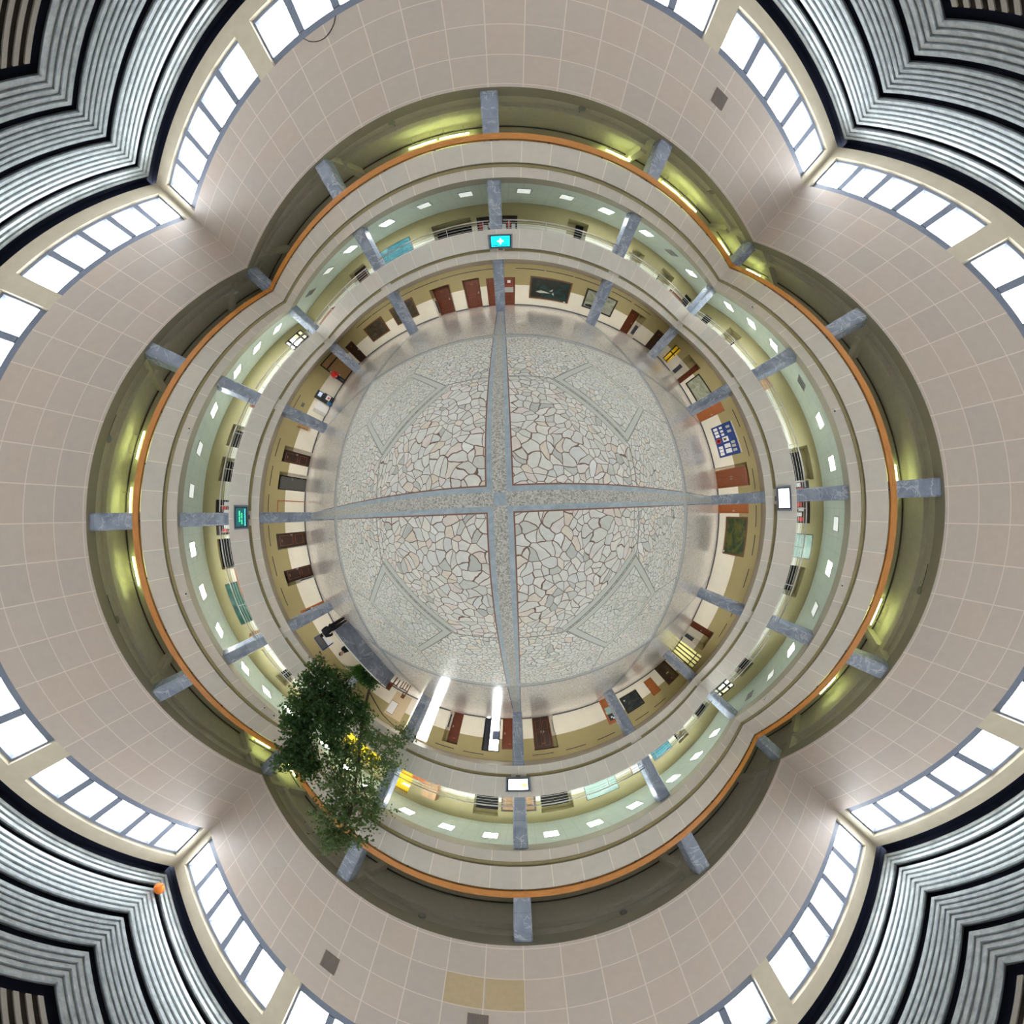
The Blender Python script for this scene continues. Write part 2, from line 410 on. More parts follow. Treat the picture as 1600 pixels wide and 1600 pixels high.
# --- wall openings: (u0, u1, z0, z1, depth or None for right through)
TH = BT - BW
OP = {
 (0, 'N'): [(-14.45, -13.3, 0, 2.1, .15), (-4.95, -3.45, 0, 2.12, .9), (-2.55, -1.38, 0, 2.12, .5), (-.92, 1.03, 0, 2.0, .12), (10.3, 12.0, 0, 2.15, .9), (13.75, 14.9, 0, 2.05, .12)],
 (0, 'E'): [(13.25, 14.35, .3, 2.08, None), (10.45, 12.3, 0, 2.25, .9), (6.28, 7.25, 0, 2.1, .1), (.88, 2.4, 0, 2.3, .5), (-.93, .1, 0, 2.1, .1), (-12.3, -10.2, 0, 2.1, .9), (-14.85, -12.8, 0, 2.48, None)],
 (0, 'S'): [(12.85, 14.6, 0, 2.0, .12), (6.4, 7.4, 0, 1.98, .1), (1.0, 2.55, 0, 2.3, .5), (-1.1, -.1, 0, 2.15, .1), (-2.42, -1.27, 0, 2.35, None), (-5.2, -4.08, 0, 2.3, .6), (-8.2, -6.2, 0, 2.8, None)],
 (0, 'W'): [(-2.1, -1.02, 0, 2.14, .3), (-4.7, -3.58, 0, 2.08, .6), (-7.6, -6.75, 0, 1.95, .1), (-10.7, -9.25, .95, 2.05, .5), (3.9, 5.1, 0, 2.1, .6), (1.95, 3.2, 0, 2.05, .6), (12.75, 14.95, 0, 2.7, .12)],
 (1, 'N'): [(-3.55, -1.38, 3.7, 5.85, 1.0), (-1.07, 1.1, 3.7, 5.78, .1), (3.87, 5.05, 3.7, 6.0, .8), (8.2, 9.1, 3.7, 5.9, .6), (10.75, 12.0, 3.7, 6.0, .8), (13.75, 14.6, 3.7, 5.8, .2), (-9.65, -8.3, 3.7, 5.9, .7)],
 (1, 'E'): [(13.3, 14.1, 3.7, 5.65, .2), (10.4, 11.65, 3.7, 6.0, .8), (6.35, 7.15, 3.7, 5.65, .1), (.83, 2.6, 3.7, 6.05, .7), (-1.42, .8, 3.7, 5.75, .1), (-5.5, -3.75, 3.7, 5.88, .7), (-12.1, -10.62, 3.7, 5.75, .7), (-15.0, -13.1, 4.5, 5.85, None)],
 (1, 'S'): [(12.85, 14.5, 3.7, 5.5, .5), (10.25, 11.3, 3.7, 5.75, .7), (1.05, 2.75, 3.7, 5.98, .5), (-2.45, -1.16, 3.7, 6.1, .5), (-1.0, .8, 3.7, 5.83, .1), (-7.45, -6.2, 4.3, 6.25, None), (-12.4, -8.6, 4.3, 6.0, None)],
 (1, 'W'): [(-2.65, -1.0, 3.7, 5.75, .5), (-11.2, -10.1, 3.7, 5.95, .6), (6.8, 7.3, 3.7, 5.3, .1), (4.1, 5.45, 3.7, 5.75, .6), (2.1, 3.45, 3.7, 5.75, .6), (-.8, 1.08, 3.7, 5.74, .1), (12.4, 14.4, 4.4, 5.95, None)],
 (2, 'N'): [], (2, 'E'): [], (2, 'S'): [], (2, 'W'): [],
}
LV = {0: (0, 2.9), 1: (3.7, 6.47), 2: (7.25, 10.4)}
LVN = {0: 'ground floor', 1: 'first floor', 2: 'second floor'}
for (lv, s), ops in OP.items():
    z0, z1 = LV[lv]; e = BT if s in 'NS' else BW
    mb = MB(); ops = sorted(ops); u = -e
    for (a, b, c, d, dep) in ops:
        if a > u: sbox(mb, s, u, a, BW, BT, z0, z1)
        if c > z0: sbox(mb, s, a, b, BW, BT, z0, c)
        if d < z1: sbox(mb, s, a, b, BW, BT, d, z1)
        if dep is not None: sbox(mb, s, a, b, BW + dep, BT, c, d)
        u = b
    sbox(mb, s, u, e, BW, BT, z0, z1)
    struct('wall_' + CARD[s], mb, M['wall%d' % lv], 'olive and cream painted back wall of the %s gallery on the %s side' % (LVN[lv], SW[s]), 'wall')
    if lv == 0:
        bb = MB(); u = -BW
        for (a, b, c, d, dep) in ops:
            if c > 0: continue
            if a > u: sbox(bb, s, u, a, BW - .02, BW, 0, .09)
            u = b
        sbox(bb, s, u, BW, BW - .02, BW, 0, .09)
        struct('baseboard_' + CARD[s], bb, M['baseb'], 'dark skirting at the foot of the ground floor wall, %s side' % SW[s], 'baseboard')

def ring(name, d0, d1, z0, z1, mat, label, cat):
    mb = MB()
    mb.box(-d1, d1, d0, d1, z0, z1); mb.box(-d1, d1, -d1, -d0, z0, z1); mb.box(d0, d1, -d0, d0, z0, z1); mb.box(-d1, -d0, -d0, d0, z0, z1)
    return struct(name, mb, mat, label, cat)
ring('ceiling', 12.6, BT, 2.9, 3.0, M['ceil0'], 'brownish ceiling of the ground floor corridor', 'ceiling')
ring('floor', 12.15, BT, 3.0, 3.7, M['galfloor'], 'floor slab of the first floor gallery', 'floor')
ring('ceiling', 12.6, BT, 6.47, 6.55, M['ceil1'], 'pale green tiled ceiling of the first floor gallery', 'ceiling')
ring('floor', 12.15, BT, 6.55, 7.25, M['galfloor'], 'floor slab of the second floor gallery', 'floor')
ring('ceiling', 12.5, BT, 10.4, 10.8, M['ceil2'], 'dim cream ceiling of the second floor gallery', 'ceiling')
# ceiling beams of the second floor
bm_ = MB()
for s in 'NESW':
    sbox(bm_, s, -13.9, 13.9, 13.65, 13.95, 10.2, 10.4)
    for k in (-12, -6, 0, 6, 12): sbox(bm_, s, k - .15, k + .15, 12.6, 13.65, 10.05, 10.4); sbox(bm_, s, k - .15, k + .15, 13.95, BW, 10.05, 10.4)
struct('trim_1', bm_, M['ceil2'], 'shallow cream beams under the second floor ceiling', 'beam')

# parapets, edge beams, upper tiled walls
n_ = 1
for s in 'NESW':
    e = 12.0
    for lv, (zb, zg, zt) in ((1, (2.83, 3.35, 4.24)), (2, (6.47, 7.03, 7.85))):
        E0 = 12.6 if s in 'NS' else 12.0
        mb = MB(); sbox(mb, s, -E0, E0, 12.0, 12.6, zb, zg)
        E1 = 12.12 if s in 'NS' else 11.88
        sbox(mb, s, -E1, E1, 11.88, 12.12, zg, zt)
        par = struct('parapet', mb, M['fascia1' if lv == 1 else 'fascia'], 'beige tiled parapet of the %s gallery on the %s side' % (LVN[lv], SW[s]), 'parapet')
        n_ += 1
        tr = MB(); lip = 11.85
        if lv == 1:
            for k in (-9, -3, 3, 9): sbox(tr, s, k - 2.66, k + 2.66, lip, 11.9, zg + .002, zg + .05)
            struct('trim_%d' % n_, tr, M['white'], 'white ledge along the first floor parapet, %s side' % SW[s], 'trim')
            n_ += 1
        tr = MB()
        for k in (-9, -3, 3, 9): sbox(tr, s, k - (2.66 if lv == 1 else 3), k + (2.66 if lv == 1 else 3), 11.97, 12.0, zg - .13, zg - .01)
        struct('trim_%d' % n_, tr, M['olive'], 'olive groove under the %s parapet, %s side' % (LVN[lv], SW[s]), 'trim')
    mb = MB(); E0 = 12.5 if s in 'NS' else 12.0
    sbox(mb, s, -E0, E0, 12.0, 12.5, 9.89, 13.74)
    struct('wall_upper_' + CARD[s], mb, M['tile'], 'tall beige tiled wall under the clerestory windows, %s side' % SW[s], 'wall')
    mb = MB(); E0 = 12.5 if s in 'NS' else 12.0
    sbox(mb, s, -E0, E0, 12.0, 12.5, 15.55, 16.1)
    struct('trim_beam_' + CARD[s], mb, M['concrete'], 'cream concrete beam above the clerestory, %s side' % SW[s], 'beam')
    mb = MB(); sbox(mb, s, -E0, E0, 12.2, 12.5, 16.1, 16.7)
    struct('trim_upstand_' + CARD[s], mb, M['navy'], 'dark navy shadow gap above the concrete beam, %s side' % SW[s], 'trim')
# the yellowed tiles
mb = MB()
for (a, b) in ((-2.0, -1.02), (-.98, -.0)): sbox(mb, 'S', a + .02, b, 11.992, 12.0, 11.02, 11.98)
struct('trim_90', mb, M['ytile'], 'two yellowed tiles on the bottom side of the tall tiled wall', 'tile')

# piers and windows of the clerestory
for s in 'NESW':
    for k in (-6, 0, 6):
        mb = MB(); sbox(mb, s, k - .28, k + .28, 12.0, 12.5, 13.74, 15.55)
        struct('window_pier', mb, M['concrete'], 'cream concrete pier between clerestory windows, ' + along(s, k), 'pier')
for cx, cy, nm in ((-1, 1, 'top left'), (1, 1, 'top right'), (1, -1, 'bottom right'), (-1, -1, 'bottom left')):
    mb = MB(); x = sorted((cx * 11.72, cx * 12.5)); y = sorted((cy * 12.0, cy * 12.5)); mb.box(*x, *y, 13.74, 15.55)
    x = sorted((cx * 12.0, cx * 12.5)); y = sorted((cy * 11.72, cy * 12.0)); mb.box(*x, *y, 13.74, 15.55)
    struct('window_pier', mb, M['concrete'], 'cream concrete corner pier of the clerestory in the %s corner' % nm, 'pier')
wn = 1
for s in 'NESW':
    for k in (-9, -3, 3, 9):
        a, b = k - 2.72, k + 2.72
        mb = MB()
        sbox(mb, s, a, b, 12.13, 12.27, 13.74, 14.1); sbox(mb, s, a, b, 12.13, 12.27, 15.45, 15.55)
        w = (b - a) / 5
        for i in range(6):
            t0 = a + i * w; h = .1 if 0 < i < 5 else .06
            sbox(mb, s, max(a, t0 - h), min(b, t0 + h), 12.1, 12.3, 14.1, 15.45)
        fr = struct('window_%d' % wn, mb, M['frame'], 'blue grey framed clerestory window of five panes, ' + along(s, k), 'window')
        p = MB(); sbox(p, s, a, b, 12.195, 12.205, 13.9, 15.5); p.build('glass_pane', M['glass'], fr)
        wn += 1

# --- roof: navy deck, ribbed aluminium strips in nested squares, slatted centre
struct('ceiling', MB().box(-12.5, 12.5, -12.5, 12.5, 16.62, 16.9), M['navy'], 'dark navy roof deck seen in the gaps of the metal ceiling', 'ceiling')
def rib_strip(s, do, di, nrib):
    prof = []; wd = do - di; p = wd / nrib
    for i in range(nrib):
        d = do - i * p
        prof += [(d, 16.255), (d - .18 * p, 16.255), (d - .34 * p, 16.2), (d - .84 * p, 16.2)]
    prof.append((di, 16.255))
    vs = []
    for d, z in prof: vs += [W3(s, -d, d, z), W3(s, d, d, z)]
    n = len(prof)
    for d, z in ((do, 16.33), (di, 16.33)): vs += [W3(s, -d, d, z), W3(s, d, d, z)]
    fs = [(2 * i, 2 * i + 1, 2 * i + 3, 2 * i + 2) for i in range(n - 1)]
    fs += [(0, 1, 2 * n + 1, 2 * n), (2 * n - 2, 2 * n - 1, 2 * n + 3, 2 * n + 2), (2 * n, 2 * n + 1, 2 * n + 3, 2 * n + 2)]
    return MB().add(vs, fs)
ORD = ['outermost', 'second', 'third', 'innermost']
for s in 'NESW':
    for i, (do, di, nr) in enumerate(((11.74, 11.26, 3), (11.12, 10.18, 6), (10.0, 9.14, 6), (8.97, 8.17, 5))):
        struct('ceiling_strip', rib_strip(s, do, di, nr), M['metal'], '%s ribbed aluminium ceiling strip from the edge, %s side' % (ORD[i], SW[s]), 'ceiling')
struct('ceiling', MB().box(-7.98, 7.98, -7.98, 7.98, 16.4, 16.6), M['brown'], 'dark brown square behind the slats at the middle of the roof', 'ceiling')
mb = MB(); x = -7.9
while x < 7.85: mb.box(-7.9, 7.9, x, x + .1, 16.24, 16.3); x += .225
struct('ceiling_slats', mb, M['slat'], 'grey beige slats across the middle square of the roof', 'ceiling')

# --- columns (3 storeys x 16)
def col_poly(w, c): h = w / 2; return [(-h + c, -h), (h - c, -h), (h, -h + c), (h, h - c), (h - c, h), (-h + c, h), (-h, h - c), (-h, -h + c)]
CM = {0: MB().prism(col_poly(.56, .05), 0, 2.83), 1: MB().prism(col_poly(.54, .05), 3.7, 6.47), 2: MB().prism(col_poly(.54, .05), 7.25, 9.89)}
proto = {}
CP = [(s, k) for s in 'NESW' for k in (-6, 0, 6)]
COR = [(-1, 1, 'top left'), (1, 1, 'top right'), (1, -1, 'bottom right'), (-1, -1, 'bottom left')]
for lv in (0, 1, 2):
    spots = [(W3(s, k, 12.32 if lv == 0 else 12.42, 0), along(s, k)) for s, k in CP]
    o_ = 12.3 if lv == 0 else 12.4
    spots += [((cx * o_, cy * o_, 0), 'in the %s corner' % nm) for cx, cy, nm in COR]
    for loc, wd in spots:
        lab = 'blue grey marble column of the %s, %s' % (LVN[lv], wd)
        if lv not in proto: o = proto[lv] = CM[lv].build('column', M['marble'])
        else: o = proto[lv].copy(); COL.objects.link(o)
        o.location = loc; tag(o, lab, 'column', None, 'structure')

# --- wooden handrails of the second floor
for s in 'NESW':
    t = thing('wooden_handrail', 'orange varnished wooden handrail board along the second floor, %s side' % SW[s], 'handrail', W3(s, 0, 11.95, 8.0), ROTZ[s], 'wooden handrails')
    b = MB(); e = 12.03 if s in 'NS' else 11.87
    b.box(-e, e, -.07, .05, -.065, .155); b.build('rail_board', M['orange'], t)
    for i in range(13):
        x = -11.4 + i * 1.9
        MB().box(x - .03, x + .03, -.02, .03, -.15, -.065).build('bracket', M['dsteel'], t)

# --- metal railings of the first floor: one per bay
def railing_proto():
    t = thing('metal_railing', '', 'railing')
    L = 2.7
    MB().tube([(-L, 0, .97), (L, 0, .97)], .028, 8).build('top_rail', M['steel'], t)
    for zz in (.62, .74, .86): MB().tube([(-L, 0, zz), (L, 0, zz)], .011, 6).build('rail_bar', M['steel'], t)
    for x in (-2.45, -.85, .85, 2.45): MB().tube([(x, 0, .54), (x, 0, .97)], .018, 8).build('post', M['steel'], t)
    return t
rp = None
for s in 'NESW':
    for k in (-9, -3, 3, 9):
        lab = 'steel railing above the first floor parapet, bay ' + along(s, k)
        loc = W3(s, k, 12.02, 3.7)
        if rp is None: rp = railing_proto(); rp.location = loc; rp.rotation_euler = (0, 0, ROTZ[s]); rp['label'] = lab; rp['group'] = 'first floor steel railings'
        else: dup(rp, loc, ROTZ[s], lab)

# ------------------------------------------------------------------ wall-mounted things; local frame: x right, y away from the hall, z up
def at(s, u, D, z=0): return W3(s, u, D, z), ROTZ[s]
dn = [1]
def door(s, u0, u1, z0, z1, D, mat, label, leaves=1, frame=None, panels=True, plate=True, handle=True, pm=None):
    """closed door standing in its opening; panel fields, frame, handle and number plate are parts"""
    loc, rz = at(s, (u0 + u1) / 2, D, z0)
    w = u1 - u0; h = z1 - z0
    t = thing('door_%d' % dn[0], label, 'door', loc, rz, None, 'structure'); dn[0] += 1
    fw = .07
    f = MB(); f.box(-w / 2, -w / 2 + fw, -.04, .06, 0, h); f.box(w / 2 - fw, w / 2, -.04, .06, 0, h); f.box(-w / 2 + fw, w / 2 - fw, -.04, .06, h - fw, h)
    f.build('door_frame', frame or mat, t)
    lw = (w - 2 * fw) / leaves
    for i in range(leaves):
        x0 = -w / 2 + fw + i * lw; lf = MB(); lf.box(x0 + .005, x0 + lw - .005, 0, .045, .005, h - fw - .005)
        leaf = lf.build('door_leaf', mat, t)
        if panels:
            p = MB(); g_ = .1
            for (a, b) in ((.12, .42), (.47, .93)):
                za, zb = h * a, h * b - .05
                p.box(x0 + g_, x0 + lw - g_, -.012, 0, za, za + .03); p.box(x0 + g_, x0 + lw - g_, -.012, 0, zb - .03, zb)
                p.box(x0 + g_, x0 + g_ + .03, -.012, 0, za, zb); p.box(x0 + lw - g_ - .03, x0 + lw - g_, -.012, 0, za, zb)
            p.build('panel_moulding', pm or mat, leaf)
        if handle:
            hx = x0 + lw - .09 if i == 0 else x0 + .09
            MB().box(hx - .02, hx + .02, -.02, 0, 1.0, 1.18).tube([(hx, -.02, 1.08), (hx, -.06, 1.08), (hx - .1, -.06, 1.08)], .01, 6).build('handle', M['steel'], leaf)
    if plate: MB().box(-.09, .09, -.01, 0, h * .82, h * .82 + .07).build('number_plate', M['orangewood'], t)
    return t
def grille(s, u, D, z, w, h, face, label):
    """dark radiator grille on a wall or on the side of a recess"""
    loc = W3(s, u, D, z); t = thing('radiator_grille', label, 'radiator', loc, ROTZ[s] + face, 'radiator grilles beside doors')
    MB().box(-w / 2, w / 2, -.05, 0, 0, h).build('casing', M['rad'], t)
    f = MB()
    for i in range(9): zz = h * (i + .5) / 9; f.box(-w / 2 + .03, w / 2 - .03, -.058, -.05, zz - .012, zz + .012)
    f.build('fin', M['frame'], t)
    f = MB(); f.box(-w / 2 - .02, w / 2 + .02, -.06, 0, h, h + .03); f.box(-w / 2 - .02, w / 2 + .02, -.06, 0, -.03, 0); f.box(-w / 2 - .02, -w / 2, -.06, 0, 0, h); f.box(w / 2, w / 2 + .02, -.06, 0, 0, h); f.build('casing_frame', M['white'], t)
    return t

# ground floor doors
door('N', -14.45, -13.3, 0, 2.1, BW + .1, M['ddark'], 'dark brown door beside the top left corner column', 1)
door('N', -4.95, -3.75, 0, 2.1, BW + .84, M['door'], 'mahogany door in a deep recess, third from the top middle column leftwards', 1, None, True, True, True, M['doorlt'])
door('N', -2.55, -1.42, 0, 2.1, BW + .44, M['door'], 'mahogany door with orange plate left of the top middle column', 1, None, True, True, True, M['doorlt'])
door('N', -.92, 1.03, 0, 2.0, BW + .07, M['door'], 'wide mahogany double door behind the top middle column', 2, None, True, False, True, M['doorlt'])
door('N', 10.75, 11.75, 0, 2.12, BW + .84, M['door'], 'mahogany door in a recess right of the twin black framed picture', 1)
door('N', 13.75, 14.9, 0, 2.05, BW + .07, M['ddark'], 'nearly black door beside the top right corner column', 1)
door('E', 10.5, 11.6, 0, 2.2, BW + .84, M['door'], 'mahogany door edge in a deep recess beside the pale landscape picture', 1)
door('E', 6.28, 7.25, 0, 2.1, BW + .05, M['orangewood'], 'plain orange brown door above the blue notice board', 1, None, False, False)
door('E', .9, 2.25, 0, 2.28, BW + .44, M['doorlt'], 'red brown double door in a recess below the blue notice board', 2, M['orangewood'])
door('E', -.93, .1, 0, 2.1, BW + .05, M['orangewood'], 'light orange brown door behind the right middle column', 1)
door('E', -11.4, -10.25, 0, 2.05, BW + .84, M['door'], 'mahogany door edge in a recess below the right lower column', 1)
door('S', 12.85, 14.6, 0, 2.0, BW + .07, M['ddark'], 'dark brown double door beside the bottom right corner column', 2)
door('S', 6.4, 7.4, 0, 1.98, BW + .05, M['orangewood'], 'orange brown door with posters behind the right bottom column', 1, None, False, False)
door('S', 1.05, 2.3, 0, 2.28, BW + .44, M['ddark'], 'dark mahogany double door right of the bottom middle column', 2, M['door'], True, True, True, M['doorlt'])
door('S', -1.1, -.1, 0, 2.15, BW + .05, M['door'], 'mahogany door half hidden by the bottom middle column', 1)
door('S', -5.0, -4.1, 0, 2.28, BW + .54, M['door'], 'narrow mahogany door left of the open daylit doorway', 1)
door('W', -2.05, -1.02, 0, 2.13, BW + .24, M['ddark'], 'two tone mahogany door just below the left middle column', 1, None, True, True, True, M['doorlt'])
door('W', -4.6, -3.6, 0, 2.06, BW + .54, M['ddark'], 'two tone mahogany door, second below the left middle column', 1, None, True, True, True, M['doorlt'])
door('W', -7.6, -6.75, 0, 1.95, BW + .05, M['orangewood'], 'orange brown door with a screen behind the left lower column', 1, None, False, False)
door('W', 3.95, 4.95, 0, 2.08, BW + .54, M['ddark'], 'black and red brown door, second above the left middle column', 1, None, True, True, True, M['doorlt'])
door('W', 2.0, 3.05, 0, 2.03, BW + .54, M['grey'], 'grey sheet door in a recess just above the left middle column', 1, M['black'], False, False)
# lower light panels of the two-tone doors (kick panels are parts of those doors)
# door frame painted shut beside the left middle column
t = thing('door_%d' % dn[0], 'orange door frame around painted wall beside the left middle column', 'door', *at('W', .72, BW, 0), None, 'structure'); dn[0] += 1
MB().box(-.5, -.44, -.03, 0, 0, 2.0).box(.44, .5, -.03, 0, 0, 2.0).box(-.44, .44, -.03, 0, 1.94, 2.0).build('door_frame', M['orangewood'], t)
# roller shutter in the top left corner
t = thing('door_%d' % dn[0], 'brown roller shutter in a black frame beside the top left corner column', 'door', *at('W', 13.85, BW + .05, 0), None, 'structure'); dn[0] += 1
f = MB(); f.box(-1.1, -1.0, -.08, .05, 0, 2.7); f.box(1.0, 1.1, -.08, .05, 0, 2.7); f.box(-1.0, 1.0, -.08, .05, 2.6, 2.7); f.box(-1.0, 1.0, -.08, .05, 1.95, 2.07); f.box(-1.0, 1, -.08, .05, 0, .1)
f.build('door_frame', M['blackframe'], t)
sh = MB()
for i in range(24): zz = .1 + i * .105; sh.box(-1.0, 1.0, .0 + .01 * (i % 2), .04, zz, zz + .1)
sh.build('shutter_curtain', M['tan'], t)

# radiator grilles in recesses
grille('N', -4.95 + .001, BW + .42, .25, .5, 1.0, PI / 2, 'dark radiator grille in the recess of the third mahogany door left of the top middle')
grille('N', 12.0 - .001, BW + .42, .28, .55, .9, -PI / 2, 'dark radiator grille in the recess right of the black framed picture')
grille('E', 12.3 - .001, BW + .42, .2, .6, .95, PI / 2, 'dark radiator grille in the recess above the pale landscape picture')
grille('E', -12.3 + .001, BW + .42, .1, .6, .85, -PI / 2, 'dark radiator grille in the recess near the bottom right glazed doorway')
grille('S', 2.55 - .001, BW + .25, .3, .35, .95, PI / 2, 'dark radiator grille beside the double door right of the bottom middle')
grille('S', -5.2 + .001, BW + .3, .25, .4, 1.0, -PI / 2, 'dark radiator grille beside the narrow door left of the daylit doorway')
grille('W', -4.7 + .001, BW + .3, .15, .4, .95, PI + PI / 2 - PI, 'dark radiator grille beside the second door below the left middle column')

# glazed openings: frames with panes
def glazing(s, u0, u1, z0, z1, D, label, cols, rows, fm, curtain=None, fw=.06):
    global wn
    loc, rz = at(s, (u0 + u1) / 2, D, z0); w = u1 - u0; h = z1 - z0
    f = MB()
    for i in range(len(cols)): x = -w / 2 + cols[i] * w; f.box(max(-w / 2, x - fw / 2), min(w / 2, x + fw / 2), -.04, .04, 0, h)
    for r in rows: z = r * h; f.box(-w / 2, w / 2, -.045, .045, max(0, z - fw / 2), min(h, z + fw / 2))
    o = f.build('window_%d' % wn, fm); wn += 1
    o.location = loc; o.rotation_euler = (0, 0, rz); tag(o, label, 'window', None, 'structure')
    MB().box(-w / 2, w / 2, -.004, .004, 0, h).build('glass_pane', M['glass'], o)
    if curtain: MB().box(-w / 2, w / 2, .12, .135, 0, h).build('curtain', curtain, o)
    return o
glazing('E', 13.25, 14.35, .3, 2.08, BW + .3, 'yellow curtained window beside the top right corner column', (0, .5, 1), (0, .55, 1), M['blackframe'], mat_curtain('ochre_curtain', (.42, .32, .05)), .1)
glazing('E', -14.85, -12.8, 0, 2.48, BW + .3, 'pale glazed doorway with dark bars beside the bottom right corner column', (0, .28, .52, .74, 1), (0, .78, 1), M['blackframe'], M['palecur'], .09)
glazing('S', -8.2, -6.2, 0, 2.8, BW + .3, 'bright white glazed entrance beside the left bottom column', (0, .5, 1), (0, .3, .72, 1), M['white'], None)
glazing('E', -15.0, -13.1, 4.5, 5.85, BW + .06, 'black barred bright window on the first floor, bottom right corner', (0, .28, .75, 1), (0, .45, .72, 1), M['black'], None, .15)
glazing('S', -7.45, -6.2, 4.3, 6.25, BW + .3, 'bright yellow curtained window on the first floor right of the tree', (0, 1), (0, .5, 1), M['orangewood'], M['yellowcur'])
glazing('S', -12.4, -8.6, 4.3, 6.0, BW + .3, 'wide yellow curtained window on the first floor behind the tree', (0, .33, .66, 1), (0, .5, 1), M['dsteel'], M['yellowcur'])
glazing('W', 12.4, 14.4, 4.4, 5.95, BW + .06, 'black barred bright window on the first floor, top left corner', (0, .2, .75, 1), (0, .45, .72, 1), M['black'], None, .14)
# open doorway to the street: dark leaf folded back and a dark mullioned frame
t = thing('door_%d' % dn[0], 'open daylit doorway with a dark navy frame left of the bottom middle column', 'door', *at('S', -1.85, BW + .2, 0), None, 'structure'); dn[0] += 1
MB().box(-.57, -.5, -.1, .1, 0, 2.35).box(.5, .57, -.1, .1, 0, 2.35).box(-.5, .5, -.1, .1, 2.28, 2.35).box(.12, .24, -.05, .05, 0, 2.28).build('door_frame', M['navyplate'], t)
MB().box(.24, .5, .0, .05, .05, 2.28).build('door_leaf', M['dplastic'], t)
# dark blue sign board standing outside the doorway
t = thing('outdoor_board', 'dark blue board standing outside the open daylit doorway', 'board', *at('S', -1.6, BT + 1.2, -.05))
MB().box(-.5, .5, -.03, .03, .9, 1.6).build('board_panel', M['navyplate'], t)
for x in (-.4, .4): MB().box(x - .03, x + .03, -.03, .03, 0, .9).build('leg', M['dsteel'], t)

# service hatch with grey blind on the left wall
t = thing('window_%d' % wn, 'grey blinded service hatch in a navy frame behind the marble counter', 'window', *at('W', -9.97, BW + .05, .95), None, 'structure'); wn += 1
MB().box(-.73, -.66, -.06, .04, 0, 1.1).box(.66, .73, -.06, .04, 0, 1.1).box(-.66, .66, -.06, .04, 1.03, 1.1).box(-.66, .66, -.06, .04, .5, .56).build('hatch_frame', M['bluebd'], t)
bl = MB()
for i in range(10): bl.box(-.66, .66, .0, .02, .56 + i * .047, .60 + i * .047)
bl.build('blind', M['grey'], t); MB().box(-.66, .66, .0, .02, 0, .5).build('hatch_panel', M['paper'], t)

# ------------------------------------------------------------------ pictures and boards
def picture(s, u0, u1, z0, z1, label, fmat, canvas, tagm=None, fw=.1, shapes=()):
    loc, rz = at(s, (u0 + u1) / 2, BW, (z0 + z1) / 2); w, h = u1 - u0, z1 - z0
    t = thing('framed_painting', label, 'picture', loc, rz, 'paintings on the ground floor walls')
    f = MB(); f.box(-w / 2, -w / 2 + fw, -.06, 0, -h / 2, h / 2); f.box(w / 2 - fw, w / 2, -.06, 0, -h / 2, h / 2); f.box(-w / 2 + fw, w / 2 - fw, -.06, 0, -h / 2, -h / 2 + fw); f.box(-w / 2 + fw, w / 2 - fw, -.06, 0, h / 2 - fw, h / 2)
    f.build('picture_frame', fmat, t)
    c = MB().box(-w / 2 + fw, w / 2 - fw, -.03, 0, -h / 2 + fw, h / 2 - fw).build('canvas', canvas, t)
    for (mat, pts) in shapes:
        p = MB(); vs = [(x * w / 2, -.034, z * h / 2) for x, z in pts]
        vs2 = [(x, -.029, z) for x, _, z in vs]; n = len(vs)
        p.add(vs + vs2, [tuple(range(n)), tuple(range(2 * n - 1, n - 1, -1))] + [(i, (i + 1) % n, n + (i + 1) % n, n + i) for i in range(n)])
        p.build('painted_shape', mat, c)
    if tagm: MB().box(tagm * w / 2 - .07, tagm * w / 2 + .07, -.07, -.06, -h / 2 + .02, -h / 2 + .09).build('caption_plate', M['paper'], t)
    return t
sea = mat_paint('dark_marine_canvas', [(.25, (.02, .012, .008)), (.5, (.014, .022, .018)), (.62, (.012, .05, .05)), (.8, (.07, .04, .02))], 1.1, 2)
foam = plain('pale_paint', (.55, .56, .50), .5)
winter = mat_paint('grey_winter_canvas', [(.3, (.10, .11, .06)), (.5, (.24, .26, .19)), (.75, (.42, .44, .38))], .9, 8)
dusk = mat_paint('dark_landscape_canvas', [(.3, (.018, .014, .009)), (.55, (.05, .04, .022)), (.75, (.12, .10, .055))], 1.4, 5)
pale = mat_paint('pale_landscape_canvas', [(.28, (.05, .07, .035)), (.42, (.28, .31, .22)), (.7, (.46, .47, .38))], 1.8, 1)
meadow = mat_paint('green_meadow_canvas', [(.28, (.010, .016, .009)), (.48, (.025, .05, .02)), (.62, (.10, .105, .02)), (.78, (.05, .04, .015))], 1.0, 6)
night = mat_paint('black_still_life_canvas', [(.3, (.006, .008, .009)), (.55, (.02, .03, .032)), (.78, (.13, .10, .08))], 1.6, 9)
picture('N', 2.05, 5.02, .6, 2.14, 'wide dark sea painting with white foam in a brown frame', M['gold'], sea, .8, .1,
        [(foam, [(-.7, -.35), (-.45, -.2), (-.15, -.3), (.02, -.38), (-.5, -.45)]), (foam, [(-.05, -.2), (.12, .05), (.1, -.18)]), (foam, [(.16, -.25), (.22, -.55), (.1, -.4)])])
picture('N', 6.17, 8.83, .7, 2.14, 'black framed pale winter picture crossed by the right upper column', M['blackframe'], winter, None, .1,
        [(M['blackframe'], [(-.85, -.62), (-.5, -.5), (-.15, -.8), (-.8, -.8)])])
picture('N', -8.47, -6.35, .74, 2.2, 'dark landscape painting partly behind the left upper column', M['gold'], dusk)
picture('N', -11.48, -9.38, .73, 2.15, 'dark landscape painting nearest the top left corner', M['gold'], dusk)
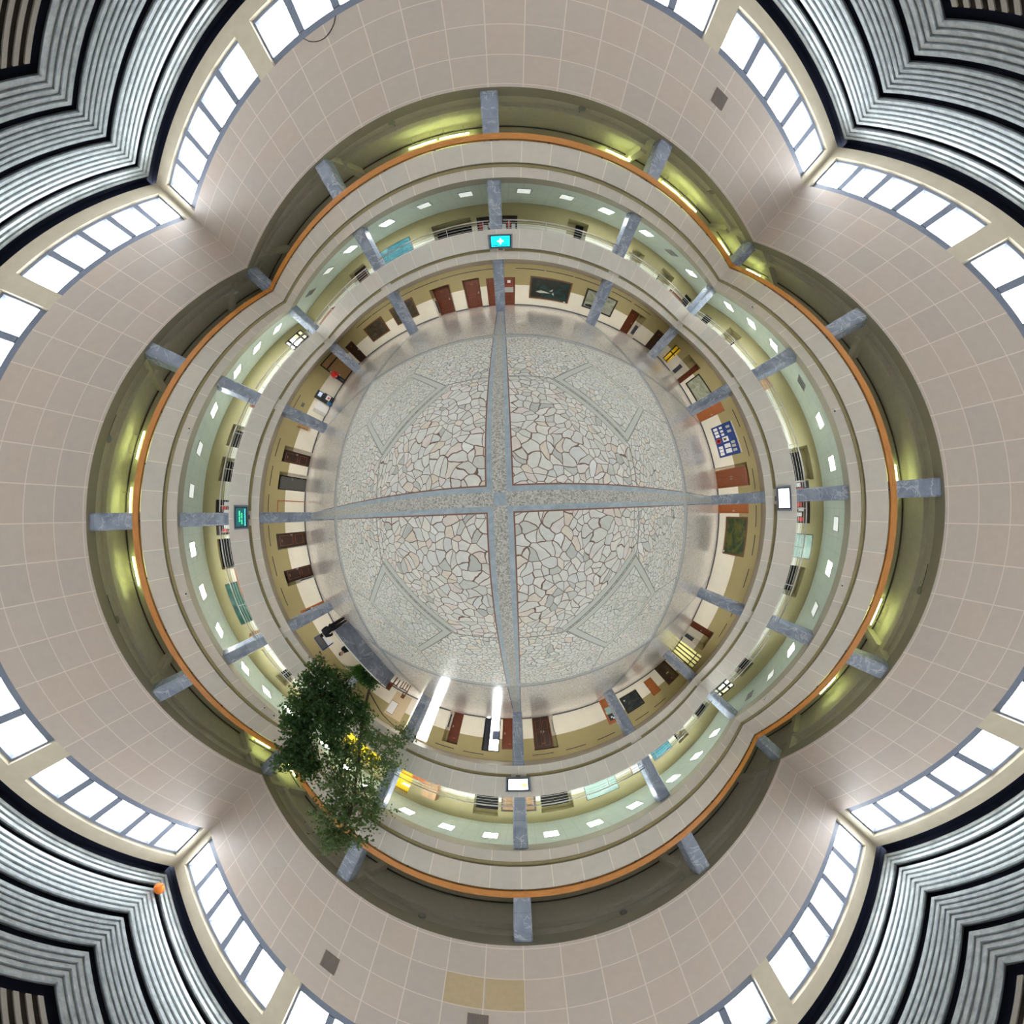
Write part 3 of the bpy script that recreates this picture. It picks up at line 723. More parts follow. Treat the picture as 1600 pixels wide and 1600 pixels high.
picture('E', 7.94, 10.1, .5, 1.88, 'pale grey green landscape in a black frame above the right upper column', M['blackframe'], pale)
picture('E', -3.84, -1.17, .58, 2.06, 'green and yellow meadow painting below the right middle column', M['gold'], meadow, .85, .1)
picture('S', 8.08, 9.83, .54, 1.88, 'nearly black painting right of the right bottom column', M['blackframe'], night, None, .08,
        [(foam, [(.55, -.55), (.72, -.35), (.75, -.6)])])
# orange cork board
t = thing('cork_board', 'plain orange brown board beside the dark double door, bottom right', 'board', *at('S', 11.4, BW, .43))
MB().box(-.44, .44, -.03, 0, 0, 1.42).build('board_panel', M['orangewood'], t)
MB().box(-.46, -.44, -.035, 0, 0, 1.42).box(.44, .46, -.035, 0, 0, 1.42).box(-.46, .46, -.035, 0, 1.42, 1.44).box(-.46, .46, -.035, 0, -.02, 0).build('board_frame', M['door'], t)
# blue notice board with sheets
t = thing('notice_board', 'big blue notice board covered in white sheets', 'notice board', *at('E', 4.25, BW, .65))
MB().box(-1.15, 1.15, -.04, -.004, 0, 1.42).build('board_panel', M['bluebd'], t)
MB().box(-1.18, -1.15, -.05, -.004, 0, 1.42).box(1.15, 1.18, -.05, -.004, 0, 1.42).box(-1.18, 1.18, -.05, -.004, -.03, 0).box(-1.18, 1.18, -.05, -.004, 1.42, 1.45).build('board_frame', M['bluebd'], t)
MB().box(-1.15, 1.15, -.045, -.02, 1.47, 1.5).build('top_strip', M['paper'], t)
MB().box(-1.15, 1.15, -.045, -.02, 1.53, 1.55).build('top_strip', M['paper'], t)
def sheet(x, z, w, h, m): return MB().box(x, x + w, -.046, -.04, z, z + h).build('pinned_sheet', m, t)
for i, x in enumerate((-1.05, -.78, -.52)): sheet(x, .08, .2, .3, M['paper']); sheet(x + .02, .52, .17, .22, M['paper'])
for x in (.38, .62, .86): sheet(x, .06, .2, .3, M['paper'])
for x in (.3, .68): sheet(x, .5, .3, .42, M['paper'])
for x in (-.95, -.6, .22, .48, .78): sheet(x, 1.0, .18, .28, M['lightoff'])
sheet(-.2, .05, .34, .3, M['redpaper']); sheet(-.14, .1, .22, .2, M['paper'])
sheet(-.22, .5, .36, .42, M['paper']); sheet(-.12, .58, .16, .2, M['greenwin'])

# posters on the double door behind the top middle column
def flat(name, s, u, D, z, w, h, mat, label, cat, group=None, thick=.012):
    t = thing(name, label, cat, *at(s, u, D, z), group)
    MB().box(-w / 2, w / 2, -thick, 0, 0, h).build('sheet', mat, t); return t
t = flat('door_poster', 'N', .62, BW + .06, .95, .6, .36, M['lightoff'], 'grey white notice with red heading on the top middle double door', 'poster')
for i in range(6): MB().box(-.27 + i * .095, -.225 + i * .095, -.016, -.012, .43, .53 + .02 * (i % 2)).build('red_lettering', M['redpaper'], t)
MB().box(-.12, .1, -.016, -.012, .66, .84).build('photo_sheet', M['paper'], t)
t = flat('door_poster', 'S', 6.85, BW + .04, .72, .55, .52, M['aqua'], 'aqua sheet on the orange door behind the right bottom column', 'poster')
t = flat('door_poster', 'S', 6.95, BW + .04, 1.26, .7, .5, M['dplastic'], 'black poster with pale faces on the orange door, bottom right', 'poster')
for x, z in ((-.15, .12), (.12, .2), (0, .32)): MB().box(x - .06, x + .06, -.02, -.012, z, z + .12).build('pale_patch', M['redpaper'] if x < 0 else M['paper'], t)
t = flat('door_poster', 'W', -7.18, BW + .04, .55, .5, .55, M['aqua'], 'aqua sheet on the orange door behind the left lower column', 'poster')
t = flat('door_poster', 'W', -7.2, BW + .04, 1.15, .6, .5, M['dplastic'], 'black poster with a white face on the orange door, left side', 'poster')
MB().box(-.1, .1, -.02, -.012, .1, .35).build('white_face', M['paper'], t)

# slot vents high on the ground floor walls
def slot(s, u, w, label):
    t = thing('slot_vent', label, 'vent', *at(s, u, BW, 2.56), 'slot vents high on the ground floor walls')
    MB().box(-w / 2, w / 2, -.012, 0, 0, .05).build('slot_opening', M['blackframe'], t)
    MB().box(-w / 2, w / 2, -.02, 0, .05, .075).box(-w / 2, w / 2, -.02, 0, -.025, 0).build('slot_rim', M['olive'], t)
ORDN = ['first', 'second', 'third', 'fourth', 'fifth', 'sixth', 'seventh', 'eighth', 'ninth', 'tenth', 'eleventh', 'twelfth']
def rank(s, us):      # order along a side as the photo shows it: left to right, top to bottom
    o = sorted(us, key=lambda u: u if s in 'NS' else -u)
    return {u: '%s from %s on the %s side' % (ORDN[i], 'the left' if s in 'NS' else 'the top', SW[s]) for i, u in enumerate(o)}
for s, us in (('E', (5.45, 3.4, 1.25, -1.1, -2.95, -5.2, -7.6, -9.6)), ('W', (4.8, 2.8, .9, -1.1, -3.1, -5.3, 8.6)), ('S', (1.5, 3.65, 5.85, 9.0, 11.0, -2.9, -4.9)), ('N', (-11, -9, -7, -5, -3, -1.1, 2, 4, 6, 9, 11.2))):
    for u, wd in rank(s, us).items(): slot(s, u, 1.35 if s != 'N' else 1.9, 'dark slot vent high on the ground wall, ' + wd)

# ------------------------------------------------------------------ first floor fittings
def recess_door(s, u0, u1, z1, D, mat, label): return door(s, u0, u1, 3.7, z1, D, mat, label, 1, mat, False, False, True)  # black leaves stand in for the darkness inside open doorways
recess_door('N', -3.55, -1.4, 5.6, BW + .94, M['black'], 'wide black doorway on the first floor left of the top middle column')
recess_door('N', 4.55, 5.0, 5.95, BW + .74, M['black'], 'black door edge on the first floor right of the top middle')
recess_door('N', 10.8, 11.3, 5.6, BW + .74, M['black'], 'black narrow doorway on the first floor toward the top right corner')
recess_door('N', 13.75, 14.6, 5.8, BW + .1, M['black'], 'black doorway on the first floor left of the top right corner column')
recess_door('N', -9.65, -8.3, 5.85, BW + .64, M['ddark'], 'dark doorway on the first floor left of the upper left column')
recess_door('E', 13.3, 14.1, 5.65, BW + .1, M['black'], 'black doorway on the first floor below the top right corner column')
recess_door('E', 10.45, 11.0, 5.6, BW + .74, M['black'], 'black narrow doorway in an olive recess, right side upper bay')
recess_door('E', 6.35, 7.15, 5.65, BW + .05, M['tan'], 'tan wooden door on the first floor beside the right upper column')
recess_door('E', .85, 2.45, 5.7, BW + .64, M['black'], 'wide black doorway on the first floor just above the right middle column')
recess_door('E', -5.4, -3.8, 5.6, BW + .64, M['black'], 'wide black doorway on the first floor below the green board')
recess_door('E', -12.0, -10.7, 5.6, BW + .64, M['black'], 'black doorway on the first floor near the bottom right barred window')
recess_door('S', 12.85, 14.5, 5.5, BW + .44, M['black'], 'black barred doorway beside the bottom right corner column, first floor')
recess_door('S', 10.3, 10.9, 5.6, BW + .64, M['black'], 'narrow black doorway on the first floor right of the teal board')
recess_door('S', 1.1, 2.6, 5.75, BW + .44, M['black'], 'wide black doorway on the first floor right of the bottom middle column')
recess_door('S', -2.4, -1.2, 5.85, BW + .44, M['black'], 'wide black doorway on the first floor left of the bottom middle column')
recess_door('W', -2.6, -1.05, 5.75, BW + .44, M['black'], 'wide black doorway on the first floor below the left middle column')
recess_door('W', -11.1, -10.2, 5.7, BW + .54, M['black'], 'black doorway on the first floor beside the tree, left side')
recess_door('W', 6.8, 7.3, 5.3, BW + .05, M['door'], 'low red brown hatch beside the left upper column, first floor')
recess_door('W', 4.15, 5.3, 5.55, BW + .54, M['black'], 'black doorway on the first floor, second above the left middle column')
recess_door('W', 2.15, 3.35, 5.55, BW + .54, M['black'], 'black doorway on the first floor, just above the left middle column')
for s, a, b, w in (('N', -1.07, 1.1, 'top'), ('E', -1.42, .8, 'right'), ('W', -.8, 1.08, 'left')):
    door(s, a, b, 3.7, 5.75, BW + .05, M['ddark'], 'dark door with posters behind the %s middle column on the first floor' % w, 2, M['blackframe'], False, False)
    for i in range(8):
        u = a + .2 + (b - a - .4) * i / 7
        flat('small_poster', s, u, BW + .04, 5.12 - .12 * (i % 2), .2, .3, M['redpaper'] if i % 3 == 0 else M['paper'],
             '%s poster on the first floor door behind the %s middle column' % ('red' if i % 3 == 0 else 'white', w), 'poster', '%s posters on the %s middle first floor door' % ('red' if i % 3 == 0 else 'white', w), .006)
door('S', -1.0, .8, 3.7, 5.83, BW + .05, M['tan'], 'tan wooden double door behind the bottom middle column on the first floor', 2, M['ddark'], False, False)
def board(s, u0, u1, z0, z1, mat, label, name='display_board', cat='board', fm=None):
    t = thing(name, label, cat, *at(s, (u0 + u1) / 2, BW, z0)); w, h = u1 - u0, z1 - z0
    MB().box(-w / 2, w / 2, -.05, 0, 0, h).build('board_panel', mat, t)
    f = MB(); f.box(-w / 2 - .03, -w / 2, -.06, 0, 0, h); f.box(w / 2, w / 2 + .03, -.06, 0, 0, h); f.box(-w / 2 - .03, w / 2 + .03, -.06, 0, h, h + .03); f.box(-w / 2 - .03, w / 2 + .03, -.06, 0, -.03, 0)
    f.build('board_frame', fm or M['dsteel'], t); return t
board('N', -7.3, -4.95, 4.4, 5.8, M['teal'], 'long teal display board on the first floor, top left', fm=M['dplastic'])
board('E', -3.25, -2.02, 4.4, 5.94, M['tealpale'], 'green grey display board on the first floor below the right middle column')
board('S', 8.1, 9.6, 4.4, 5.57, M['teal'], 'teal display board right of the right bottom column, first floor')
board('S', 3.5, 5.35, 4.4, 5.8, M['tealpale'], 'pale teal display board on the first floor, bottom right of middle')
board('S', 6.45, 7.15, 4.4, 5.5, M['paper'], 'white poster board with orange edge beside the right bottom column, first floor', fm=M['orangewood'])
board('W', -5.93, -3.5, 5.06, 5.78, M['greenwin'], 'long dark green glazed board on the first floor, left side', fm=M['dplastic'])
def cabinet(s, u0, u1, h, dep, mat, label, doors=2):
    t = thing('cabinet', label, 'cabinet', *at(s, (u0 + u1) / 2, BW - .005, 3.7)); w = u1 - u0
    MB().box(-w / 2, w / 2, -dep, 0, 0, h).build('carcass', mat, t)
    for i in range(doors):
        x = -w / 2 + i * w / doors; d = MB().box(x + .01, x + w / doors - .01, -dep - .02, -dep, .06, h - .04).build('cabinet_door', mat, t)
        MB().box(x + .05, x + .07, -dep - .04, -dep - .02, h * .5, h * .5 + .12).build('handle', M['steel'], d)
cabinet('N', 12.25, 13.6, 1.45, .4, M['door'], 'low reddish cabinet on the first floor left of the top right corner', 3)
cabinet('N', -14.2, -12.2, 1.35, .4, M['orangewood'], 'low orange cabinet on the first floor right of the top left corner', 3)
cabinet('S', -5.25, -4.42, 2.15, .45, M['tan'], 'tall tan cabinet on the first floor, bottom left', 2)
cabinet('S', -6.1, -5.27, 1.42, .4, M['orangewood'], 'low orange brown cabinet left of the tall tan cabinet', 2)
cabinet('W', -4.35, -2.68, 1.3, .4, M['orangewood'], 'long low orange cabinet under the dark green board', 4)
cabinet('W', -7.3, -6.68, 1.97, .4, M['tan'], 'tall brown cabinet beside the left lower column, first floor', 1)

# --- ceiling panels of the first floor gallery (0.6 m)
def lamp_proto(kind):
    t = thing('ceiling_light', '', 'light')
    MB().box(-.31, .31, -.31, -.285, -.03, 0).box(-.31, .31, .285, .31, -.03, 0).box(-.31, -.285, -.285, .285, -.03, 0).box(.285, .31, -.285, .285, -.03, 0).build('frame', M['white'] if kind == 'lit' else M['lightoff'], t)
    MB().box(-.285, .285, -.285, .285, -.02, -.004).build('diffuser', {'lit': M['light'], 'off': M['lightdim'], 'vent': M['rad']}[kind], t)  # panels that are off get a faint added glow
    lv = MB()
    for i in range(1, 6): lv.box(-.285, .285, -.285 + i * .095 - .006, -.285 + i * .095 + .006, -.028, -.02)
    lv.build('louvre', M['white'], t)
    return t
PN = ['first', 'second', 'third', 'fourth', 'fifth', 'sixth']
KIND = {('N', 1, 0): 'off', ('N', 1, 1): 'off', ('N', 0, 0): 'off', ('N', 0, 1): 'off', ('N', 0, 4): 'vent', ('E', 0, 2): 'vent', ('E', 1, 0): 'off', ('E', 1, 2): 'off', ('E', 1, 4): 'off', ('E', 1, 5): 'vent', ('W', 0, 0): 'off', ('W', 0, 1): 'off', ('N', 1, 5): 'vent', ('N', 1, 4): 'off'}
LP = {}
for s in 'NESW':
    for neg in (0, 1):
        for i, u in enumerate((1.25, 3.15, 5.1, 7.5, 9.4, 11.4)):
            uu = -u if neg else u; k = KIND.get((s, neg, i), 'lit')
            wd = {'N': ('rightwards', 'leftwards'), 'S': ('rightwards', 'leftwards'), 'E': ('upwards', 'downwards'), 'W': ('upwards', 'downwards')}[s][neg]
            lab = {'lit': 'lit square ceiling light', 'off': 'dimly glowing square ceiling light', 'vent': 'dark square ceiling grille'}[k] + ' of the first floor, %s %s from the %s middle column' % (PN[i], wd, SW[s])
            loc = W3(s, uu, 13.5, 6.47)
            if k not in LP:
                LP[k] = lamp_proto(k); LP[k].location = loc; LP[k].rotation_euler = (0, 0, ROTZ[s]); tag(LP[k], lab, 'light' if k != 'vent' else 'vent', 'square panels of the first floor ceiling')
            else: dup(LP[k], loc, ROTZ[s], lab)

# --- fluorescent tubes of the second floor
tp = None
for s, us in (('N', (-2.88, -1.53, 5.42, 8.5, 9.85, 13.6)), ('W', (3.2, .8, -1.98, -13.3)), ('E', (13.4, .4, -4.97, -9.24)), ('S', (-13.7,))):
  for u, wd in rank(s, us).items():
    lab = 'yellow green fluorescent tube of the second floor, ' + (wd if len(us) > 1 else 'the only one on the bottom side')
    loc = W3(s, u, 15.1, 10.0)
    if tp is None:
        tp = thing('fluorescent_light', lab, 'light', loc, ROTZ[s], 'fluorescent tubes of the second floor')
        MB().box(-.63, .63, -.03, .03, .03, .10).build('housing', M['white'], tp)
        MB().tube([(-.6, 0, 0), (.6, 0, 0)], .022, 8).build('lamp_tube', M['tube'], tp)
        for x in (-.62, .62): MB().box(x - .015, x + .015, -.03, .03, -.03, .03).build('tube_socket', M['plastic'], tp)
        for x in (-.4, .4): MB().tube([(x, 0, .1), (x, 0, .43)], .008, 6).build('hanger_rod', M['steel'], tp)
    else: dup(tp, loc, ROTZ[s], lab)
# dark cable run above the tubes
mb = MB()
for s in 'NESW': sbox(mb, s, -15.3, 15.3, BW - .04, BW, 10.32, 10.37)
struct('trim_91', mb, M['dsteel'], 'dark cable run where the second floor wall meets its ceiling', 'trim')
# smoke detectors hanging under the second floor ceiling
sp = None
for (x, y, wd) in ((-3.4, 13.3, 'top side, left of the middle column'), (3.1, 13.3, 'top side, right of the middle column'), (-13.3, 2.8, 'left side, above the middle column'), (-13.3, -3.3, 'left side, below the middle column'), (-3.3, -13.3, 'bottom side, left of the middle column'), (3.25, -13.3, 'bottom side, right of the middle column'), (13.3, -3.3, 'right side, below the middle column'), (9.4, 13.3, 'top side, near the top right corner')):
    lab = 'small round smoke detector under the second floor ceiling, ' + wd
    if sp is None:
        sp = thing('smoke_detector', lab, 'smoke detector', (x, y, 10.4), 0, 'smoke detectors of the second floor')
        MB().lathe([(.05, 0), (.05, -.03), (.13, -.05), (.13, -.09), (.07, -.13), (.01, -.14)], seg=16).build('detector_body', M['lightoff'], sp)
        MB().tube([(.0, 0, -.01), (.0, .9, -.01)], .012, 6).build('conduit', M['dsteel'], sp)
    else: dup(sp, (x, y, 10.4), 0, lab)
# cctv cameras on the edge beam of the second floor
cp = None
CCT = {'W': (3.3, -2.8, -9.0), 'E': (9.0, 3.0, -3.2, -9.5)}
for s, u, wd in [(s, u, wd) for s in CCT for u, wd in rank(s, CCT[s]).items()]:
    lab = 'white security camera under the second floor parapet, ' + wd
    if cp is None:
        cp = thing('security_camera', lab, 'camera', W3(s, u, 11.999, 6.62), ROTZ[s], 'security cameras')
        MB().box(-.04, .04, -.03, 0, -.04, .04).tube([(0, -.02, 0), (0, -.1, -.03)], .012, 6).build('bracket', M['plastic'], cp)
        b_ = MB().tube([(-.02, -.08, -.05), (.1, -.22, -.09)], .04, 10).build('camera_body', M['plastic'], cp)
        MB().tube([(.1, -.22, -.09), (.108, -.23, -.0925)], .03, 10).build('lens', M['black'], b_)
    else: dup(cp, W3(s, u, 11.999, 6.62), ROTZ[s], lab)
# square air vents in the tiled wall
vp = None
for s, u, z, wd in (('N', 6.95, 12.5, 'top side'), ('S', -5.16, 12.53, 'left of the yellowed tiles'), ('S', -1.1, 12.45, 'below the yellowed tiles')):
    lab = 'square brown louvred air vent in the tiled wall, ' + wd
    if vp is None:
        vp = thing('air_vent', lab, 'vent', W3(s, u, 12.0, z), ROTZ[s], 'air vents in the tiled wall')
        VM = plain('brown_grey_vent', (.23, .18, .165), .6)
        MB().box(-.25, .25, -.02, 0, -.28, .28).build('vent_plate', VM, vp)
        f = MB()
        for i in range(9): f.box(-.22 + i * .052, -.2 + i * .052, -.03, -.02, -.25, .25)
        f.build('louvre', M['slat'], vp)
    else: dup(vp, W3(s, u, 12.0, z), ROTZ[s], lab)
# loose cable loop under a clerestory window
tag(MB().tube([W3('N', -4.6 + .1 * i, 11.985, 13.74 - .42 * math.sin(PI * i / 10) ** .7) for i in range(11)], .012, 6).build('cable_loop', M['blackframe']), 'thin loop of cable hanging below a clerestory window, top side', 'cable')
# balloon caught under the roof
t = thing('balloon', 'small orange balloon against the metal ceiling, bottom left corner', 'balloon', (-10.95, -11.15, 15.98))
MB().ball((0, 0, .03), .17, (1, 1, 1.1)).build('balloon_body', M['orangeball'], t)
MB().lathe([(.012, -.2), (.03, -.185), (.01, -.155)], seg=10).build('knot', M['orangeball'], t)
# colourful banner seen over the second floor parapet
t = flat('banner', 'E', 10.9, BW - .01, 9.5, 1.6, .5, M['bluebd'], 'purple and blue banner on the second floor wall, upper right', 'banner', None, .02)
MB().box(-.8, .8, -.03, 0, .5, .53).build('hanging_rail', M['dsteel'], t)
MB().box(-.75, -.25, -.025, -.02, .1, .4).build('pale_patch', plain('magenta_print', (.5, .08, .4), .7), t)
MB().box(-.15, .2, -.025, -.02, .1, .35).build('blue_patch', plain('bright_blue_print', (.05, .05, .7), .7), t)

# ------------------------------------------------------------------ screens on the first floor parapet
def screen(s, u, label, smat, bits):
    t = thing('wall_screen', label, 'television', *at(s, u, 11.87, 3.66), 'screens on the parapet')
    MB().box(-.53, .53, -.1, 0, -.33, .33).build('casing', M['bplastic'], t)
    MB().box(-.46, .46, -.11, -.1, -.29, .29).build('bezel', M['dplastic'], t)
    d = MB().box(-.41, .41, -.114, -.11, -.24, .24).build('display', smat, t)
    for nm, mt, boxes in bits:
        m_ = MB()
        for (x0, x1, z0, z1) in boxes: m_.box(x0, x1, -.117, -.114, z0, z1)
        m_.build(nm, mt, d)
    MB().box(-.1, .1, -.06, 0, -.4, -.33).build('wall_bracket', M['dsteel'], t)
E1 = lambda n, c, s_: emit(n, c, s_)
screen('N', .16, 'cyan screen with a white star on the top side of the parapet', E1('cyan_screen', (.0, .62, .72), .75),
       [('white_star', E1('white_glow', (1, 1, 1), 1.0), [(-.025, .025, -.14, .14), (-.14, .14, -.025, .025), (-.06, .06, -.06, .06)]), ('dark_caption', M['bluebd'], [(-.35, -.12, -.2, -.17), (-.02, .3, -.2, -.17)])])
def txt(rows, zs, h):
    out = []
    for z, segs in zip(zs, rows):
        for a, b in segs:
            x = a
            while x < b: out.append((x, min(x + .03, b), z, z + h * (1 if random.random() < .6 else .7))); x += .042
    return out
GG = E1('green_glow', (.05, .8, .25), .9)
screen('W', .05, 'dark teal screen with green writing on the left side of the parapet', E1('dark_teal_screen', (.004, .07, .085), .5),
       [*[('green_lettering', GG, txt([sg], (z,), .055)) for z, sg in ((.04, [(-.2, .02), (.06, .28)]), (-.06, [(-.3, -.1), (-.05, .2)]))], ('cyan_lettering', E1('cyan_glow', (.1, .7, .75), .9), txt([[(-.38, .38)]], (-.2,), .035))])
screen('E', -.1, 'plain white screen on the right side of the parapet', E1('white_screen', (.92, .95, .92), .85), [])
screen('S', -.03, 'white screen with a yellow green logo on the bottom side of the parapet', E1('white_screen_b', (.90, .95, .92), .85),
       [('logo', E1('lime_glow', (.55, .75, .05), .8), [(-.36, -.3, -.02, .1), (-.29, -.24, -.06, .14), (-.23, -.17, -.02, .08), (-.16, -.12, -.04, .14), (-.36, -.1, -.09, -.07)])])

# ------------------------------------------------------------------ ground floor furniture
# payment kiosk and neighbours on the left side, near the top left corner
t = thing('payment_kiosk', 'dark navy payment kiosk against the left wall', 'kiosk', *at('W', 10.0, BW - .02, 0))
MB().prism([(-.3, -.5), (.3, -.5), (.3, 0), (-.3, 0)], 0, 1.0).box(-.3, .3, -.36, 0, 1.0, 1.6).build('kiosk_body', M['dplastic'], t)
MB().box(-.22, .22, -.375, -.36, 1.12, 1.42).build('kiosk_screen', emit('kiosk_glow', (.35, .42, .55), .35), t)
MB().box(-.24, .24, -.51, -.5, .35, .72).build('front_sticker', M['paper'], t)
MB().box(-.1, .1, -.515, -.51, .42, .58).build('red_mark', M['redpaper'], t)
t = thing('white_counter', 'white counter cabinet below the kiosk', 'cabinet', *at('W', 8.9, BW - .02, 0))
MB().box(-.35, .35, -.5, 0, .06, 1.15).build('carcass', M['paper'], t); MB().box(-.37, .37, -.53, 0, 1.15, 1.19).build('worktop', M['white'], t); MB().box(-.33, .33, -.46, 0, 0, .06).build('plinth', M['baseb'], t)
t = thing('waste_bin', 'blue waste bin in front of the white counter', 'bin', W3('W', 9.35, 14.55, 0))
MB().lathe([(.13, 0), (.16, .42), (.15, .42), (.12, .02)], seg=18).build('bin_body', plain('blue_plastic', (.02, .12, .3), .4), t)
MB().lathe([(.165, .41), (.165, .44), (.14, .44)], seg=18).build('bin_rim', M['bplastic'], t)
t = thing('wall_box', 'tan wooden box on the wall below the left upper column', 'box', *at('W', 6.95, BW, .9))
MB().box(-.22, .22, -.22, 0, 0, .85).build('box_body', M['tan'], t); MB().box(-.2, .2, -.235, -.22, .02, .83).build('box_door', M['tan'], t); MB().box(-.03, .03, -.25, -.235, .42, .5).build('handle', M['blackframe'], t)
t = thing('wall_panel', 'small grey wall panel above the white counter', 'panel', *at('W', 8.6, BW, 1.95))
MB().box(-.16, .16, -.05, 0, 0, .22).build('panel_body', M['grey'], t)

# marble planter wall in the lower left, faceted
pts = [(-8.75, -5.65), (-7.75, -6.6), (-7.35, -8.1), (-7.45, -9.95)]
inner = []
for i, (x, y) in enumerate(pts):
    p = Vector(pts[max(i - 1, 0)]); q = Vector(pts[min(i + 1, 3)]); d = (q - p).normalized(); inner.append((x + d.y * .35, y - d.x * .35))
t = thing('marble_counter', 'long faceted grey marble counter in front of the tree', 'counter', (0, 0, 0))
poly = pts + inner[::-1]
MB().prism(poly, 0, .86).build('marble_front', mat_marble('counter_marble', (.10, .115, .155), (.21, .235, .30), (.40, .42, .48), False), t)
MB().prism(poly, .86, .9).build('counter_edge', M['white'], t)
# wooden desk behind the counter and a chair at its end
t = thing('wooden_desk', 'reddish wooden desk behind the left end of the marble counter', 'desk', (-10.1, -6.9, 0), math.radians(-40))
MB().box(-.8, .8, -.3, .3, .74, .79).build('desk_top', M['desk'], t)
for x in (-.75, .72): MB().box(x, x + .04, -.28, .28, 0, .74).build('side_panel', M['desk'], t)
MB().box(-.71, .72, .2, .23, .2, .74).build('front_panel', M['desk'], t)
t = thing('wooden_bench', 'brown wooden bench at the right end of the marble counter', 'bench', (-7.95, -10.45, 0), math.radians(10))
MB().box(-.75, .75, -.2, .2, .42, .47).build('seat', M['desk'], t); MB().box(-.75, .75, .2, .24, .5, .92).build('backrest', M['desk'], t)
for x in (-.68, .64):
    for y in (-.17, .15): MB().box(x, x + .05, y, y + .05, 0, .92 if y > 0 else .42).build('leg', M['desk'], t)
t = thing('wooden_chair', 'small brown wooden chair beside the marble counter end', 'chair', (-6.6, -10.35, 0), math.radians(-150))
MB().box(-.22, .22, -.22, .22, .42, .46).build('seat', M['desk'], t); MB().box(-.2, .2, .18, .21, .66, .9).build('backrest', M['desk'], t)
MB().box(-.17, .17, -.18, .12, .46, .5).build('cushion', M['paper'], t)
for x in (-.2, .16):
    for y in (-.2, .17): MB().box(x, x + .04, y, y + .04, 0, .9 if y > 0 else .42).build('leg', M['desk'], t)

# --- plants
def clumps(n, blobs, size, seed):
    rnd = random.Random(seed); mb = MB(); tot = sum(b[4] for b in blobs)
    for (cx, cy, cz, r, wgt) in blobs:
        k = int(n * wgt / tot)
        tw = [Vector((rnd.gauss(0, 1), rnd.gauss(0, 1), rnd.gauss(0, .9))).normalized() * (r * rnd.random() ** .45) for _ in range(max(6, k // 22))]
        for i in range(k):
            t_ = rnd.choice(tw); p = Vector((cx, cy, cz)) + t_ + Vector((rnd.gauss(0, .13), rnd.gauss(0, .13), rnd.gauss(0, .12)))
            if max(abs(p.x), abs(p.y)) > 11.75: continue
            a = Vector((rnd.gauss(0, 1), rnd.gauss(0, 1), rnd.gauss(-.25, .7))).normalized(); b = a.cross(Vector((rnd.gauss(0, 1), rnd.gauss(0, 1), rnd.gauss(0, 1)))).normalized()
            L = size * rnd.uniform(.7, 1.3); w = L * .36
            c = a.cross(b) * (w * .25)
            mb.add([p, p + a * L * .5 + b * w + c, p + a * L, p + a * L * .5 - b * w + c], [(0, 1, 2), (0, 2, 3)])
    return mb
def pot(t, r, h):
    MB().lathe([(r * .72, 0), (r, h * .92), (r * 1.08, h * .92), (r * 1.08, h), (r * .95, h), (r * .93, h * .9)], seg=24).build('pot', M['pot'], t)
    MB().lathe([(r * .94, h * .86), (r * .5, h * .9), (.02, h * .91)], seg=20).build('soil', M['soil'], t)
def tree(name, label, base, trunk, blobs, n, leaf, size, seed, cat='tree', pr=.42):
    t = thing(name, label, cat, base); B = Vector(base)
    pot(t, pr, .6)
    tk = MB().tube([(0, 0, .5)] + [tuple(Vector(p) - B) for p in trunk], [.085] + [.08 * (1 - .6 * i / len(trunk)) for i in range(len(trunk))], 8)
    tr = tk.build('trunk', M['bark'], t)
    top = [Vector(p) - B for p in trunk]
    bmb = MB(); rnd = random.Random(seed + 5)
    for (cx, cy, cz, r, w) in blobs:
        c = Vector((cx, cy, cz)) - B; st = min(top, key=lambda q: (q - c).length + (2 if q.z > c.z else 0))
        mid = (st + c) * .5 + Vector((0, 0, .15))
        bmb.tube([st, mid, c], [.035, .025, .012], 6)
        for _ in range(5):
            e = c + Vector((rnd.gauss(0, 1), rnd.gauss(0, 1), rnd.gauss(0, .8))).normalized() * r * .9
            bmb.tube([c, (c + e) / 2 + Vector((0, 0, .05)), e], [.012, .009, .005], 5)
    bmb.build('branches', M['bark'], t)
    f = clumps(n, blobs, size, seed); f.xf(Matrix.Translation(-B)); f.build('foliage', leaf, t, False)
    return t
def P3(az, dist, z): a = math.radians(az); return (.18 + dist * math.cos(a), -.21 + dist * math.sin(a), z)
def blobset(lst): return [(*P3(a, d, z), r, w) for a, d, z, r, w in lst]
tree('ficus_tree', 'tall dense dark green tree behind the marble counter', (*P3(-137, 12.75, 0)[:2], 0),
     [P3(-137, 12.7, 1.6), P3(-137.3, 12.5, 3.0), P3(-136.5, 12.5, 4.6), P3(-135, 12.5, 5.6)],
     blobset([(-142.5, 12.3, 2.7, .75, 2), (-138, 12.2, 2.6, .9, 3), (-134, 12.2, 2.9, .9, 3), (-141, 12.4, 3.9, .8, 3), (-137, 12.3, 4.0, 1.0, 4), (-132.5, 12.3, 3.9, .9, 3), (-138.5, 12.4, 5.1, .8, 2.4), (-134.5, 12.4, 5.4, .9, 3), (-134.5, 12.4, 6.3, .7, 2.6), (-131.5, 12.4, 6.2, .6, 2.2), (-129, 12.2, 4.9, .8, 1.6), (-129.5, 12.2, 3.1, .8, 2)]),
     13000, M['leafdark'], .15, 3)
